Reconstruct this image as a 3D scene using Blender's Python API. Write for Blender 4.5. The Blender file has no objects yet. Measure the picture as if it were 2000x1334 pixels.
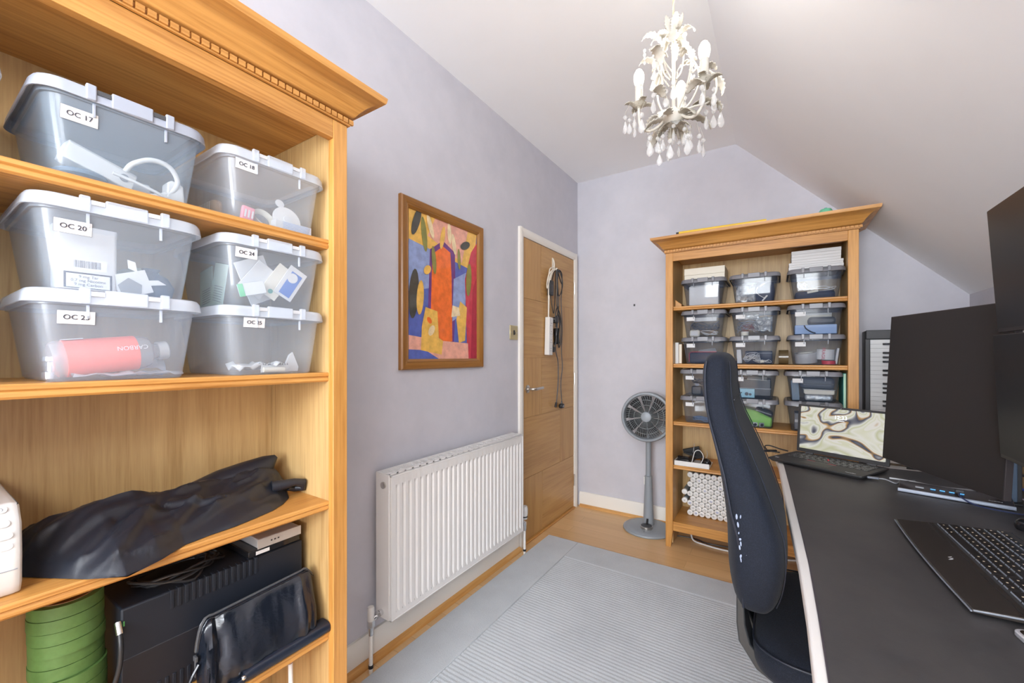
import bpy, math, random
from mathutils import Vector, Matrix
PI = math.pi
sc = bpy.context.scene
COL = sc.collection

# ------------------------------------------------------------------ camera, light, exposure
cam_d = bpy.data.cameras.new('camera')
cam_d.sensor_width = 36.0
cam_d.lens = 14.4
cam_d.shift_y = 28.0 / 2000.0
cam_d.clip_start = 0.02
cam = bpy.data.objects.new('camera', cam_d)
cam.location = (0, 0, 1.2)
cam.rotation_euler = (PI / 2, 0, math.atan(518 / 800))
COL.objects.link(cam)
sc.camera = cam

sc.view_settings.view_transform = 'Standard'
sc.view_settings.look = 'None'
sc.view_settings.gamma = 1.0
sc.view_settings.use_curve_mapping = False
sc.view_settings.exposure = 0.50
sc.cycles.transparent_max_bounces = 32
sc.cycles.max_bounces = 14
sc.cycles.diffuse_bounces = 8

world = bpy.data.worlds.new('sky_world')
world.use_nodes = True
wn = world.node_tree
bg = wn.nodes['Background']
sky = wn.nodes.new('ShaderNodeTexSky')
sky.sky_type = 'HOSEK_WILKIE'
sky.turbidity = 5.0
sky.sun_direction = (0.2, -0.5, 0.8)
wn.links.new(sky.outputs[0], bg.inputs[0])
bg.inputs[1].default_value = 0.7
sc.world = world

def area_light(name, loc, rot, sx, sy, power, col):
    l = bpy.data.lights.new(name, 'AREA')
    l.shape = 'RECTANGLE'; l.size = sx; l.size_y = sy
    l.energy = power; l.color = col
    o = bpy.data.objects.new(name, l)
    o.location = loc; o.rotation_euler = rot
    COL.objects.link(o)
    return o
# daylight entering by the window in the near wall and by the roof window in the slope behind the camera
area_light('window_daylight', (-0.15, -2.26, 1.50), (PI / 2 + 0.25, 0, 0), 1.50, 1.25, 118.0, (0.92, 0.96, 1.0))
area_light('roof_window_daylight', (0.44, -1.05, 2.03), (0, math.radians(45), 0), 0.80, 0.90, 34.0, (0.95, 0.97, 1.0))

# ------------------------------------------------------------------ materials
def mat(name, col, rough=0.5, metal=0.0, spec=0.5, emit=None, estr=0.0, coat=0.0, sheen=0.0):
    m = bpy.data.materials.new(name); m.use_nodes = True
    b = m.node_tree.nodes['Principled BSDF']
    b.inputs['Base Color'].default_value = (*col, 1)
    b.inputs['Roughness'].default_value = rough
    b.inputs['Metallic'].default_value = metal
    b.inputs['Specular IOR Level'].default_value = spec
    b.inputs['Coat Weight'].default_value = coat
    b.inputs['Sheen Weight'].default_value = sheen
    if emit:
        b.inputs['Emission Color'].default_value = (*emit, 1)
        b.inputs['Emission Strength'].default_value = estr
    return m

def nodes(m):
    nt = m.node_tree
    return nt, nt.nodes['Principled BSDF']

def tex_noise(nt, scale=(1, 1, 1), nscale=5.0, detail=4.0, rough=0.6, coord='Object', dist=0.0):
    tc = nt.nodes.new('ShaderNodeTexCoord'); mp = nt.nodes.new('ShaderNodeMapping')
    mp.inputs['Scale'].default_value = scale
    nz = nt.nodes.new('ShaderNodeTexNoise')
    nz.inputs['Scale'].default_value = nscale; nz.inputs['Detail'].default_value = detail
    nz.inputs['Roughness'].default_value = rough; nz.inputs['Distortion'].default_value = dist
    nt.links.new(tc.outputs[coord], mp.inputs[0]); nt.links.new(mp.outputs[0], nz.inputs['Vector'])
    return nz

def ramp(nt, src, stops):
    r = nt.nodes.new('ShaderNodeValToRGB')
    e = r.color_ramp.elements
    while len(e) < len(stops): e.new(0.5)
    for k, (p, c) in enumerate(stops):
        e[k].position = p; e[k].color = (*c, 1)
    nt.links.new(src, r.inputs[0])
    return r

def bump(nt, b, src, strength, dist=0.002):
    bp = nt.nodes.new('ShaderNodeBump')
    bp.inputs['Strength'].default_value = strength; bp.inputs['Distance'].default_value = dist
    nt.links.new(src, bp.inputs['Height']); nt.links.new(bp.outputs[0], b.inputs['Normal'])

def noisy(name, c1, c2, scale, rough=0.6, bs=0.0, bd=0.001, detail=4.0, lo=0.35, hi=0.65, stretch=(1, 1, 1), **kw):
    m = mat(name, c1, rough, **kw); nt, b = nodes(m)
    nz = tex_noise(nt, stretch, scale, detail)
    r = ramp(nt, nz.outputs['Fac'], [(lo, c1), (hi, c2)])
    nt.links.new(r.outputs[0], b.inputs['Base Color'])
    if bs: bump(nt, b, nz.outputs['Fac'], bs, bd)
    return m

def wood(name, axis, light, dark, rough=0.42, fine=120.0, cont=0.42):
    m = mat(name, light, rough); nt, b = nodes(m)
    st = [1.0, 1.0, 1.0]; st['xyz'.index(axis)] = 0.035
    n1 = tex_noise(nt, tuple(st), fine, 3.0, 0.65)
    st2 = [1.0, 1.0, 1.0]; st2['xyz'.index(axis)] = 0.13
    n2 = tex_noise(nt, tuple(st2), 9.0, 2.0, 0.5, dist=1.2)
    mx = nt.nodes.new('ShaderNodeMix'); mx.data_type = 'FLOAT'
    mx.inputs[0].default_value = cont
    nt.links.new(n1.outputs['Fac'], mx.inputs[2]); nt.links.new(n2.outputs['Fac'], mx.inputs[3])
    mid = tuple((a * 0.6 + c * 0.4) for a, c in zip(light, dark))
    r = ramp(nt, mx.outputs[0], [(0.34, dark), (0.48, mid), (0.62, light)])
    nt.links.new(r.outputs[0], b.inputs['Base Color'])
    bump(nt, b, n1.outputs['Fac'], 0.12, 0.001)
    return m

OL, OD = (0.60, 0.30, 0.080), (0.36, 0.150, 0.030)
oak = {a: wood('oak_' + a, a, OL, OD) for a in 'xyz'}
oakb = {a: wood('oak_back_' + a, a, (0.56, 0.375, 0.165), (0.37, 0.22, 0.082), fine=130.0, cont=0.45) for a in 'xyz'}
doorw = {a: wood('door_oak_' + a, a, (0.54, 0.315, 0.115), (0.40, 0.21, 0.065), 0.38, 90.0, 0.4) for a in 'xyz'}
pine = wood('pine_bead', 'y', (0.66, 0.36, 0.12), (0.50, 0.23, 0.06))
pinex = wood('pine_bead_x', 'x', (0.66, 0.36, 0.12), (0.50, 0.23, 0.06))
frame_w = {a: wood('frame_pine_' + a, a, (0.34, 0.155, 0.035), (0.20, 0.08, 0.016), 0.3) for a in 'yz'}

wall_m = noisy('wallpaper', (0.535, 0.535, 0.585), (0.575, 0.57, 0.62), 7.0, 0.75, 0.15, 0.0008, 12.0)
ceil_m = noisy('ceiling_paint', (0.875, 0.885, 0.90), (0.895, 0.905, 0.92), 2.0, 0.85, 0.05, 0.002)
white_p = mat('white_gloss_paint', (0.80, 0.77, 0.71), 0.35)
rad_m = mat('radiator_enamel', (0.76, 0.75, 0.735), 0.28)
chrome = mat('chrome', (0.75, 0.75, 0.76), 0.18, 1.0)
nickel = mat('brushed_nickel', (0.62, 0.60, 0.57), 0.32, 1.0)
brass = mat('brass_plate', (0.60, 0.52, 0.30), 0.3, 0.75)
black_pl = mat('black_plastic', (0.018, 0.018, 0.02), 0.42)
black_mt = mat('black_matt', (0.02, 0.02, 0.022), 0.7)
black_gl = mat('black_gloss', (0.012, 0.012, 0.014), 0.12)
dark_gr = mat('dark_grey', (0.06, 0.062, 0.068), 0.5)
mid_gr = mat('mid_grey', (0.25, 0.26, 0.28), 0.5)
light_gr = mat('light_grey', (0.55, 0.56, 0.58), 0.45)
silver = mat('silver_plastic', (0.52, 0.52, 0.52), 0.35, 0.3)
white_pl = mat('white_plastic', (0.70, 0.69, 0.67), 0.4)
paper = mat('paper_white', (0.66, 0.66, 0.66), 0.8)
cream = mat('cream_card', (0.74, 0.70, 0.60), 0.7)
card_br = mat('brown_card', (0.42, 0.27, 0.14), 0.8)
blue_m = mat('mid_blue', (0.08, 0.17, 0.42), 0.5)
pale_blue = mat('pale_blue', (0.30, 0.42, 0.66), 0.6)
navy = mat('navy_cloth', (0.015, 0.022, 0.05), 0.7)
red_m = mat('red', (0.55, 0.03, 0.05), 0.5)
coral = mat('coral_label', (0.85, 0.17, 0.13), 0.55)
green_m = mat('bright_green', (0.20, 0.48, 0.08), 0.7)
teal_m = mat('teal', (0.06, 0.32, 0.28), 0.6)
pgreen = mat('pale_green', (0.42, 0.60, 0.44), 0.6)
yellow_m = mat('yellow', (0.80, 0.52, 0.03), 0.45)
ink = mat('ink', (0.03, 0.03, 0.05), 0.7)
ink_blue = mat('ink_blue', (0.05, 0.10, 0.45), 0.7)
ink_grey = mat('ink_grey', (0.20, 0.20, 0.22), 0.7)
pink_m = mat('pink', (0.75, 0.25, 0.30), 0.6)
tan_m = mat('tan', (0.50, 0.33, 0.18), 0.7)

def clear_plastic(name, tint, amount, rough=0.22, trans=0.35):
    """thin see-through plastic: mostly transmission, some milky scatter and gloss"""
    m = bpy.data.materials.new(name); m.use_nodes = True
    nt = m.node_tree; nt.nodes.clear()
    out = nt.nodes.new('ShaderNodeOutputMaterial')
    tr = nt.nodes.new('ShaderNodeBsdfTransparent'); tr.inputs[0].default_value = (0.97, 0.98, 0.99, 1)
    df = nt.nodes.new('ShaderNodeBsdfDiffuse'); df.inputs[0].default_value = (*tint, 1)
    tl = nt.nodes.new('ShaderNodeBsdfTranslucent'); tl.inputs[0].default_value = (*tint, 1)
    gl = nt.nodes.new('ShaderNodeBsdfGlossy'); gl.inputs['Roughness'].default_value = rough
    m1 = nt.nodes.new('ShaderNodeMixShader'); m1.inputs[0].default_value = trans
    nt.links.new(df.outputs[0], m1.inputs[1]); nt.links.new(tl.outputs[0], m1.inputs[2])
    m2 = nt.nodes.new('ShaderNodeMixShader'); m2.inputs[0].default_value = amount
    nt.links.new(tr.outputs[0], m2.inputs[1]); nt.links.new(m1.outputs[0], m2.inputs[2])
    lw = nt.nodes.new('ShaderNodeLayerWeight'); lw.inputs['Blend'].default_value = 0.5
    pw = nt.nodes.new('ShaderNodeMath'); pw.operation = 'POWER'; pw.inputs[1].default_value = 3.5
    ml = nt.nodes.new('ShaderNodeMath'); ml.operation = 'MULTIPLY_ADD'; ml.inputs[1].default_value = 0.45; ml.inputs[2].default_value = 0.022
    nt.links.new(lw.outputs['Facing'], pw.inputs[0]); nt.links.new(pw.outputs[0], ml.inputs[0]); fr = ml
    m3 = nt.nodes.new('ShaderNodeMixShader')
    nt.links.new(fr.outputs[0], m3.inputs[0]); nt.links.new(m2.outputs[0], m3.inputs[1]); nt.links.new(gl.outputs[0], m3.inputs[2])
    nt.links.new(m3.outputs[0], out.inputs[0])
    return m
milky = clear_plastic('milky_clear_plastic', (0.80, 0.89, 1.0), 0.15)
milky_lid = clear_plastic('milky_lid_plastic', (0.84, 0.90, 0.98), 0.42)
bluish = clear_plastic('bluish_clear_plastic', (0.66, 0.80, 0.94), 0.16)
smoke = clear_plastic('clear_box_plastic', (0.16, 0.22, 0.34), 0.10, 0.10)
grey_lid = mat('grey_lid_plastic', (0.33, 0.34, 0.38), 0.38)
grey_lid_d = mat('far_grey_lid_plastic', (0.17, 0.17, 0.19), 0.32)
crystal = clear_plastic('crystal_glass', (0.9, 0.9, 0.88), 0.30, 0.04)

# ------------------------------------------------------------------ mesh helpers
class MB:
    def __init__(s): s.v = []; s.f = []; s.m = []; s.sm = []
    def add(s, vs, fs, mi=0, smooth=False):
        o = len(s.v); s.v += [tuple(p) for p in vs]
        s.f += [tuple(i + o for i in f) for f in fs]; s.m += [mi] * len(fs); s.sm += [smooth] * len(fs)
        return s
    def box(s, x0, x1, y0, y1, z0, z1, mi=0, M=None):
        vs = [(x, y, z) for x in (x0, x1) for y in (y0, y1) for z in (z0, z1)]
        if M: vs = [M @ Vector(p) for p in vs]
        return s.add(vs, [(0, 1, 3, 2), (4, 6, 7, 5), (0, 4, 5, 1), (2, 3, 7, 6), (0, 2, 6, 4), (1, 5, 7, 3)], mi)
    def loft(s, loops, mi=0, cap0=True, cap1=True, smooth=True, closed=True):
        n = len(loops[0]); vs = [p for l in loops for p in l]; fs = []
        for k in range(len(loops) - 1):
            for i in range(n if closed else n - 1):
                j = (i + 1) % n
                fs.append((k * n + i, k * n + j, (k + 1) * n + j, (k + 1) * n + i))
        s.add(vs, fs, mi, smooth)
        b = len(s.v) - len(vs)
        if cap0: s.f.append(tuple(b + i for i in range(n - 1, -1, -1))); s.m.append(mi); s.sm.append(False)
        if cap1: s.f.append(tuple(b + (len(loops) - 1) * n + i for i in range(n))); s.m.append(mi); s.sm.append(False)
        return s
    def tube(s, pts, r, seg=8, mi=0, closed=False, spl=0):
        P = [Vector(p) for p in pts]
        if spl: P = catmull(P, spl, closed)
        R = r if isinstance(r, (list, tuple)) else None
        n = len(P); loops = []; N = None
        for k in range(n):
            a = P[(k - 1) % n] if (closed or k > 0) else P[k]; b_ = P[(k + 1) % n] if (closed or k < n - 1) else P[k]
            t = (b_ - a)
            if t.length < 1e-9: t = Vector((0, 0, 1))
            t.normalize()
            if N is None:
                N = t.orthogonal().normalized()
            N = (N - t * N.dot(t))
            if N.length < 1e-6: N = t.orthogonal()
            N.normalize(); B = t.cross(N)
            rr_ = r if R is None else R[0] + (R[1] - R[0]) * k / max(1, n - 1) if len(R) == 2 else R[min(k, len(R) - 1)]
            loops.append([P[k] + (N * math.cos(q) + B * math.sin(q)) * rr_ for q in [2 * PI * i / seg for i in range(seg)]])
        if closed: loops.append(loops[0])
        return s.loft(loops, mi, not closed, not closed)
    def lathe(s, prof, seg=24, mi=0, M=None, smooth=True):
        loops = [[Vector((r * math.cos(2 * PI * i / seg), r * math.sin(2 * PI * i / seg), z)) for i in range(seg)] for r, z in prof]
        if M: loops = [[M @ p for p in l] for l in loops]
        shut = tuple(prof[0]) == tuple(prof[-1])
        return s.loft(loops, mi, not shut, not shut, smooth)
    def sphere(s, c, r, seg=14, mi=0, sc_=(1, 1, 1), M=None):
        pr_ = []; n = seg // 2
        for k in range(n + 1):
            a = -PI / 2 + PI * k / n
            pr_.append((max(1e-5, r * math.cos(a)), r * math.sin(a)))
        T = Matrix.Translation(c) @ (M or Matrix.Identity(4)) @ Matrix.Diagonal((*sc_, 1))
        loops = [[T @ Vector((q * math.cos(2 * PI * i / seg), q * math.sin(2 * PI * i / seg), z)) for i in range(seg)] for q, z in pr_]
        return s.loft(loops, mi, False, False)
    def prism(s, poly, axis, a0, a1, mi=0, smooth=False):
        def mk(p, a):
            return {'x': (a, p[0], p[1]), 'y': (p[0], a, p[1]), 'z': (p[0], p[1], a)}[axis]
        return s.loft([[Vector(mk(p, a0)) for p in poly], [Vector(mk(p, a1)) for p in poly]], mi, True, True, smooth)
    def tf(s, M):
        s.v = [tuple(M @ Vector(p)) for p in s.v]; return s

def catmull(P, k, closed=False):
    out = []; n = len(P)
    rng = range(n if closed else n - 1)
    for i in rng:
        p0 = P[(i - 1) % n] if (closed or i > 0) else P[0]; p1 = P[i]; p2 = P[(i + 1) % n]
        p3 = P[(i + 2) % n] if (closed or i < n - 2) else P[-1]
        for j in range(k):
            t = j / k
            out.append(0.5 * ((2 * p1) + (-p0 + p2) * t + (2 * p0 - 5 * p1 + 4 * p2 - p3) * t * t + (-p0 + 3 * p1 - 3 * p2 + p3) * t ** 3))
    if not closed: out.append(P[-1])
    return out

def rrect(hx, hy, r, n=5, z=0.0, cx=0.0, cy=0.0):
    out = []
    for (sx, sy, a0) in ((1, 1, 0), (-1, 1, PI / 2), (-1, -1, PI), (1, -1, 1.5 * PI)):
        for k in range(n + 1):
            a = a0 + PI / 2 * k / n
            out.append(Vector((cx + sx * (hx - r) + r * math.cos(a), cy + sy * (hy - r) + r * math.sin(a), z)))
    return out

def obj(name, mb, m, parent=None, bevel=0.0, seg=2, solid=0.0, subd=0, label=None):
    me = bpy.data.meshes.new(name)
    me.from_pydata(mb.v, [], mb.f)
    ms = m if isinstance(m, (list, tuple)) else [m]
    for q in ms: me.materials.append(q)
    me.polygons.foreach_set('material_index', mb.m)
    me.polygons.foreach_set('use_smooth', mb.sm)
    me.update()
    import bmesh
    b_ = bmesh.new(); b_.from_mesh(me); bmesh.ops.recalc_face_normals(b_, faces=b_.faces); b_.to_mesh(me); b_.free()
    me.set_sharp_from_angle(angle=math.radians(38))
    o = bpy.data.objects.new(name, me); COL.objects.link(o)
    if parent: o.parent = parent
    if solid:
        q = o.modifiers.new('thickness', 'SOLIDIFY'); q.thickness = solid; q.offset = 0
    if bevel:
        q = o.modifiers.new('bevel', 'BEVEL'); q.width = bevel; q.segments = seg; q.limit_method = 'ANGLE'; q.angle_limit = math.radians(40)
    if subd:
        q = o.modifiers.new('sub', 'SUBSURF'); q.levels = subd; q.render_levels = subd
    if label: o['label'] = label
    return o

def tag(o, label, cat, group=None):
    o['label'] = label; o['category'] = cat
    if group: o['group'] = group
    return o

def thing(name, label, cat, loc=(0, 0, 0), rz=0.0, group=None, rot=None):
    o = bpy.data.objects.new(name, None); COL.objects.link(o)
    o.location = loc; o.rotation_euler = rot if rot else (0, 0, rz)
    o.empty_display_size = 0.05
    return tag(o, label, cat, group)

def struct(o):
    o['kind'] = 'structure'; return o

def text(name, body, size, loc, rot, m, parent, align='CENTER', ext=0.0002):
    c = bpy.data.curves.new(name, 'FONT'); c.body = body; c.size = size; c.align_x = align; c.align_y = 'CENTER'
    c.extrude = ext; c.resolution_u = 3
    tmp = bpy.data.objects.new(name, c)
    me = bpy.data.meshes.new_from_object(tmp)
    bpy.data.objects.remove(tmp); bpy.data.curves.remove(c)
    me.name = name; me.materials.clear(); me.materials.append(m)
    o = bpy.data.objects.new(name, me); COL.objects.link(o)
    o.location = loc; o.rotation_euler = rot
    if parent: o.parent = parent
    return o

def copy_tree(o, parent=None):
    kids = [c for c in o.children]
    c = o.copy(); COL.objects.link(c)
    if parent: c.parent = parent
    for k in kids: copy_tree(k, c)
    return c
# ------------------------------------------------------------------ the room
XW, YF, ZC, XK, YN = -1.354, 3.067, 2.595, 0.836, -2.20
XS = -0.229                      # where the flat ceiling turns into the slope
ZK = 1.518                       # top of the low wall

def S(name, mb, m, **k): return struct(obj(name, mb, m, **k))
# floor: laminate boards
flm = mat('laminate', (0.66, 0.43, 0.22), 0.28); nt, b = nodes(flm)
tc = nt.nodes.new('ShaderNodeTexCoord'); mp = nt.nodes.new('ShaderNodeMapping'); mp.inputs['Rotation'].default_value = (0, 0, 0)
br = nt.nodes.new('ShaderNodeTexBrick'); br.offset = 0.37
br.inputs['Scale'].default_value = 1.0; br.inputs['Brick Width'].default_value = 1.2; br.inputs['Row Height'].default_value = 0.095
br.inputs['Mortar Size'].default_value = 0.0012; br.inputs['Color1'].default_value = (0.70, 0.455, 0.225, 1)
br.inputs['Color2'].default_value = (0.62, 0.385, 0.18, 1); br.inputs['Mortar'].default_value = (0.50, 0.30, 0.13, 1)
nt.links.new(tc.outputs['Object'], mp.inputs[0]); nt.links.new(mp.outputs[0], br.inputs['Vector'])
nz = tex_noise(nt, (0.05, 1, 1), 60.0, 3)
mx = nt.nodes.new('ShaderNodeMix'); mx.data_type = 'RGBA'; mx.blend_type = 'MULTIPLY'; mx.inputs[0].default_value = 0.25
r_ = ramp(nt, nz.outputs['Fac'], [(0.3, (0.75, 0.7, 0.62)), (0.6, (1, 1, 1))])
nt.links.new(br.outputs['Color'], mx.inputs[6]); nt.links.new(r_.outputs[0], mx.inputs[7]); nt.links.new(mx.outputs[2], b.inputs['Base Color'])
S('floor', MB().box(XW - 0.1, XK + 0.1, YN - 0.1, YF + 0.1, -0.05, 0), flm)
# left wall with the door opening
DY0, DY1, DZ = 2.205, 2.985, 1.968
w = MB().box(XW - 0.12, XW, YN - 0.1, DY0, 0, ZC).box(XW - 0.12, XW, DY1, YF + 0.1, 0, ZC).box(XW - 0.12, XW, DY0, DY1, DZ, ZC)
S('wall_left', w, wall_m)
S('wall_far', MB().prism([(XW - 0.12, 0), (XK + 0.12, 0), (XK + 0.12, ZK), (XK, ZK), (XS, ZC), (XW - 0.12, ZC)], 'y', YF, YF + 0.1), wall_m)
S('wall_right', MB().box(XK, XK + 0.1, YN, YF, 0, ZK), wall_m)
WX0, WX1, WZ0, WZ1 = -0.95, 0.60, 0.85, 2.15
w = MB().box(XW, WX0, YN - 0.1, YN, 0, ZC).box(WX1, XK, YN - 0.1, YN, 0, ZK).box(WX0, WX1, YN - 0.1, YN, 0, WZ0)
w.prism([(WX0, WZ1), (WX1, WZ1), (WX1, ZC), (WX0, ZC)], 'y', YN - 0.1, YN)
w.prism([(WX1, ZK), (XK, ZK), (XK, ZC), (WX1, ZC)], 'y', YN - 0.1, YN)
S('wall_near', w, wall_m)
S('ceiling', MB().box(XW - 0.12, XS, YN - 0.1, YF + 0.1, ZC, ZC + 0.08), ceil_m)
# sloping ceiling with the roof window opening behind the camera
L = math.hypot(XK - XS, ZC - ZK); ux, uz = (XK - XS) / L, (ZK - ZC) / L
def slope_piece(mb, a0, a1, y0, y1, th=0.08):
    vs = []
    for a in (a0, a1):
        for y in (y0, y1):
            for t in (0, th):
                vs.append((XS + ux * a - uz * t, y, ZC + uz * a + ux * t))
    mb.add(vs, [(0, 1, 3, 2), (4, 6, 7, 5), (0, 4, 5, 1), (2, 3, 7, 6), (0, 2, 6, 4), (1, 5, 7, 3)])
RA0, RA1, RY0, RY1 = 0.42, 1.30, -1.53, -0.57
w = MB(); slope_piece(w, -0.02, L + 0.05, RY1, YF + 0.1); slope_piece(w, -0.02, L + 0.05, YN - 0.1, RY0)
slope_piece(w, -0.02, RA0, RY0, RY1); slope_piece(w, RA1, L + 0.05, RY0, RY1)
S('ceiling_slope', w, ceil_m)
# window frames and panes (behind the camera)
glass = clear_plastic('window_glass', (0.9, 0.95, 1), 0.02, 0.02)
w = MB()
for a, c in ((WX0, WX0 + 0.05), (WX1 - 0.05, WX1), (-0.20, -0.15)): w.box(a, c, YN - 0.08, YN - 0.02, WZ0, WZ1)
for a, c in ((WZ0, WZ0 + 0.05), (WZ1 - 0.05, WZ1)): w.box(WX0, WX1, YN - 0.08, YN - 0.02, a, c)
wf = S('window_1', w, white_p)
obj('pane', MB().box(WX0 + 0.04, WX1 - 0.04, YN - 0.052, YN - 0.048, WZ0 + 0.04, WZ1 - 0.04), glass, wf)
obj('window_sill', MB().box(WX0 - 0.05, WX1 + 0.05, YN - 0.02, YN + 0.12, WZ0 - 0.03, WZ0), white_p, wf)
w = MB()
slope_piece(w, RA0, RA0 + 0.05, RY0, RY1, 0.06); slope_piece(w, RA1 - 0.05, RA1, RY0, RY1, 0.06)
slope_piece(w, RA0, RA1, RY0, RY0 + 0.05, 0.06); slope_piece(w, RA0, RA1, RY1 - 0.05, RY1, 0.06)
wf = S('window_2', w, white_p)
w = MB(); slope_piece(w, RA0 + 0.04, RA1 - 0.04, RY0 + 0.04, RY1 - 0.04, 0.004)
obj('pane', w, glass, wf)
# skirtings and wooden beads
S('baseboard_left', MB().prism([(XW, 0), (XW + 0.018, 0), (XW + 0.018, 0.095), (XW + 0.010, 0.112), (XW, 0.112)], 'y', YN, 2.145), white_p)
S('baseboard_far', MB().prism([(YF, 0), (YF - 0.018, 0), (YF - 0.018, 0.095), (YF - 0.010, 0.112), (YF, 0.112)], 'x', XW + 0.022, XK), white_p)
S('trim_1', MB().prism([(XW + 0.018, 0), (XW + 0.040, 0), (XW + 0.038, 0.012), (XW + 0.028, 0.022), (XW + 0.018, 0.024)], 'y', YN, 2.145), pine)
S('trim_2', MB().prism([(YF - 0.018, 0), (YF - 0.036, 0), (YF - 0.034, 0.011), (YF - 0.026, 0.018), (YF - 0.018, 0.020)], 'x', XW + 0.03, XK), pinex)
# door lining / architrave
def arch(y, s):   # profile towards the room
    return [(XW - 0.001, y), (XW + 0.014, y), (XW + 0.018, y + s * 0.010), (XW + 0.016, y + s * 0.040), (XW + 0.008, y + s * 0.052), (XW - 0.04, y + s * 0.052), (XW - 0.04, y + s * 0.040)]
w = MB().prism(arch(2.160, 1), 'z', 0, 2.008).prism(arch(3.034, -1), 'z', 0, 2.008)
w.prism([(XW - 0.04, 1.956), (XW + 0.008, 1.956), (XW + 0.016, 1.966), (XW + 0.018, 1.998), (XW + 0.012, 2.008), (XW - 0.04, 2.008)], 'y', 2.170, 3.026)
S('trim_3', w, white_p)
S('trim_4', MB().box(XW - 0.03, XW + 0.02, 2.21, 2.985, 0, 0.012), oak['y'], bevel=0.003)
# door leaf: grooved oak panels
PY0, PY1, PX0, PX1 = 2.2145, 2.9795, XW - 0.032, XW + 0.004
w = MB(); g = 0.0018
rows = [(0.015, 0.415, 2.471), (0.415, 0.803, 2.739), (0.803, 1.187, 2.456), (1.187, 1.568, 2.739), (1.568, 1.953, 2.449)]
w.box(PX0, PX1 - 0.003, PY0, PY1, 0.015, 1.953, 1)
for z0, z1, yv in rows:
    wide_first = (yv - PY0) > 0.38
    for (a, c, mi) in ((PY0, yv, 0 if wide_first else 1), (yv, PY1, 1 if wide_first else 0)):
        w.box(PX1 - 0.004, PX1, a + (g if a > PY0 else 0), c - (g if c < PY1 else 0), z0 + (g if z0 > 0.1 else 0), z1 - (g if z1 < 1.9 else 0), mi)
door = S('door_1', w, [doorw['y'], doorw['z']])
hx = PX1
h = MB().lathe([(0.001, 0), (0.026, 0), (0.026, 0.007), (0.022, 0.009), (0.001, 0.009)], 28, M=Matrix.Translation((hx, 2.262, 0.987)) @ Matrix.Rotation(PI / 2, 4, 'Y'))
h.tube([(hx, 2.262, 0.987), (hx + 0.03, 2.262, 0.987), (hx + 0.048, 2.266, 0.987), (hx + 0.055, 2.28, 0.987), (hx + 0.055, 2.31, 0.988), (hx + 0.055, 2.375, 0.990)], 0.0095, 12, spl=5)
obj('door_handle', h, nickel, door)
for z in (1.73, 1.02, 0.22):
    obj('hinge', MB().box(XW - 0.01, XW + 0.011, 2.9795, 2.984, z - 0.045, z + 0.045).tube([(XW + 0.010, 2.9815, z - 0.045), (XW + 0.010, 2.9815, z + 0.045)], 0.005, 8), nickel, door)
S('trim_5', MB().box(-0.897, -0.894, YF - 0.008, YF, 1.575, 1.583).box(-0.902, -0.890, YF - 0.002, YF, 1.571, 1.587), dark_gr)

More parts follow.
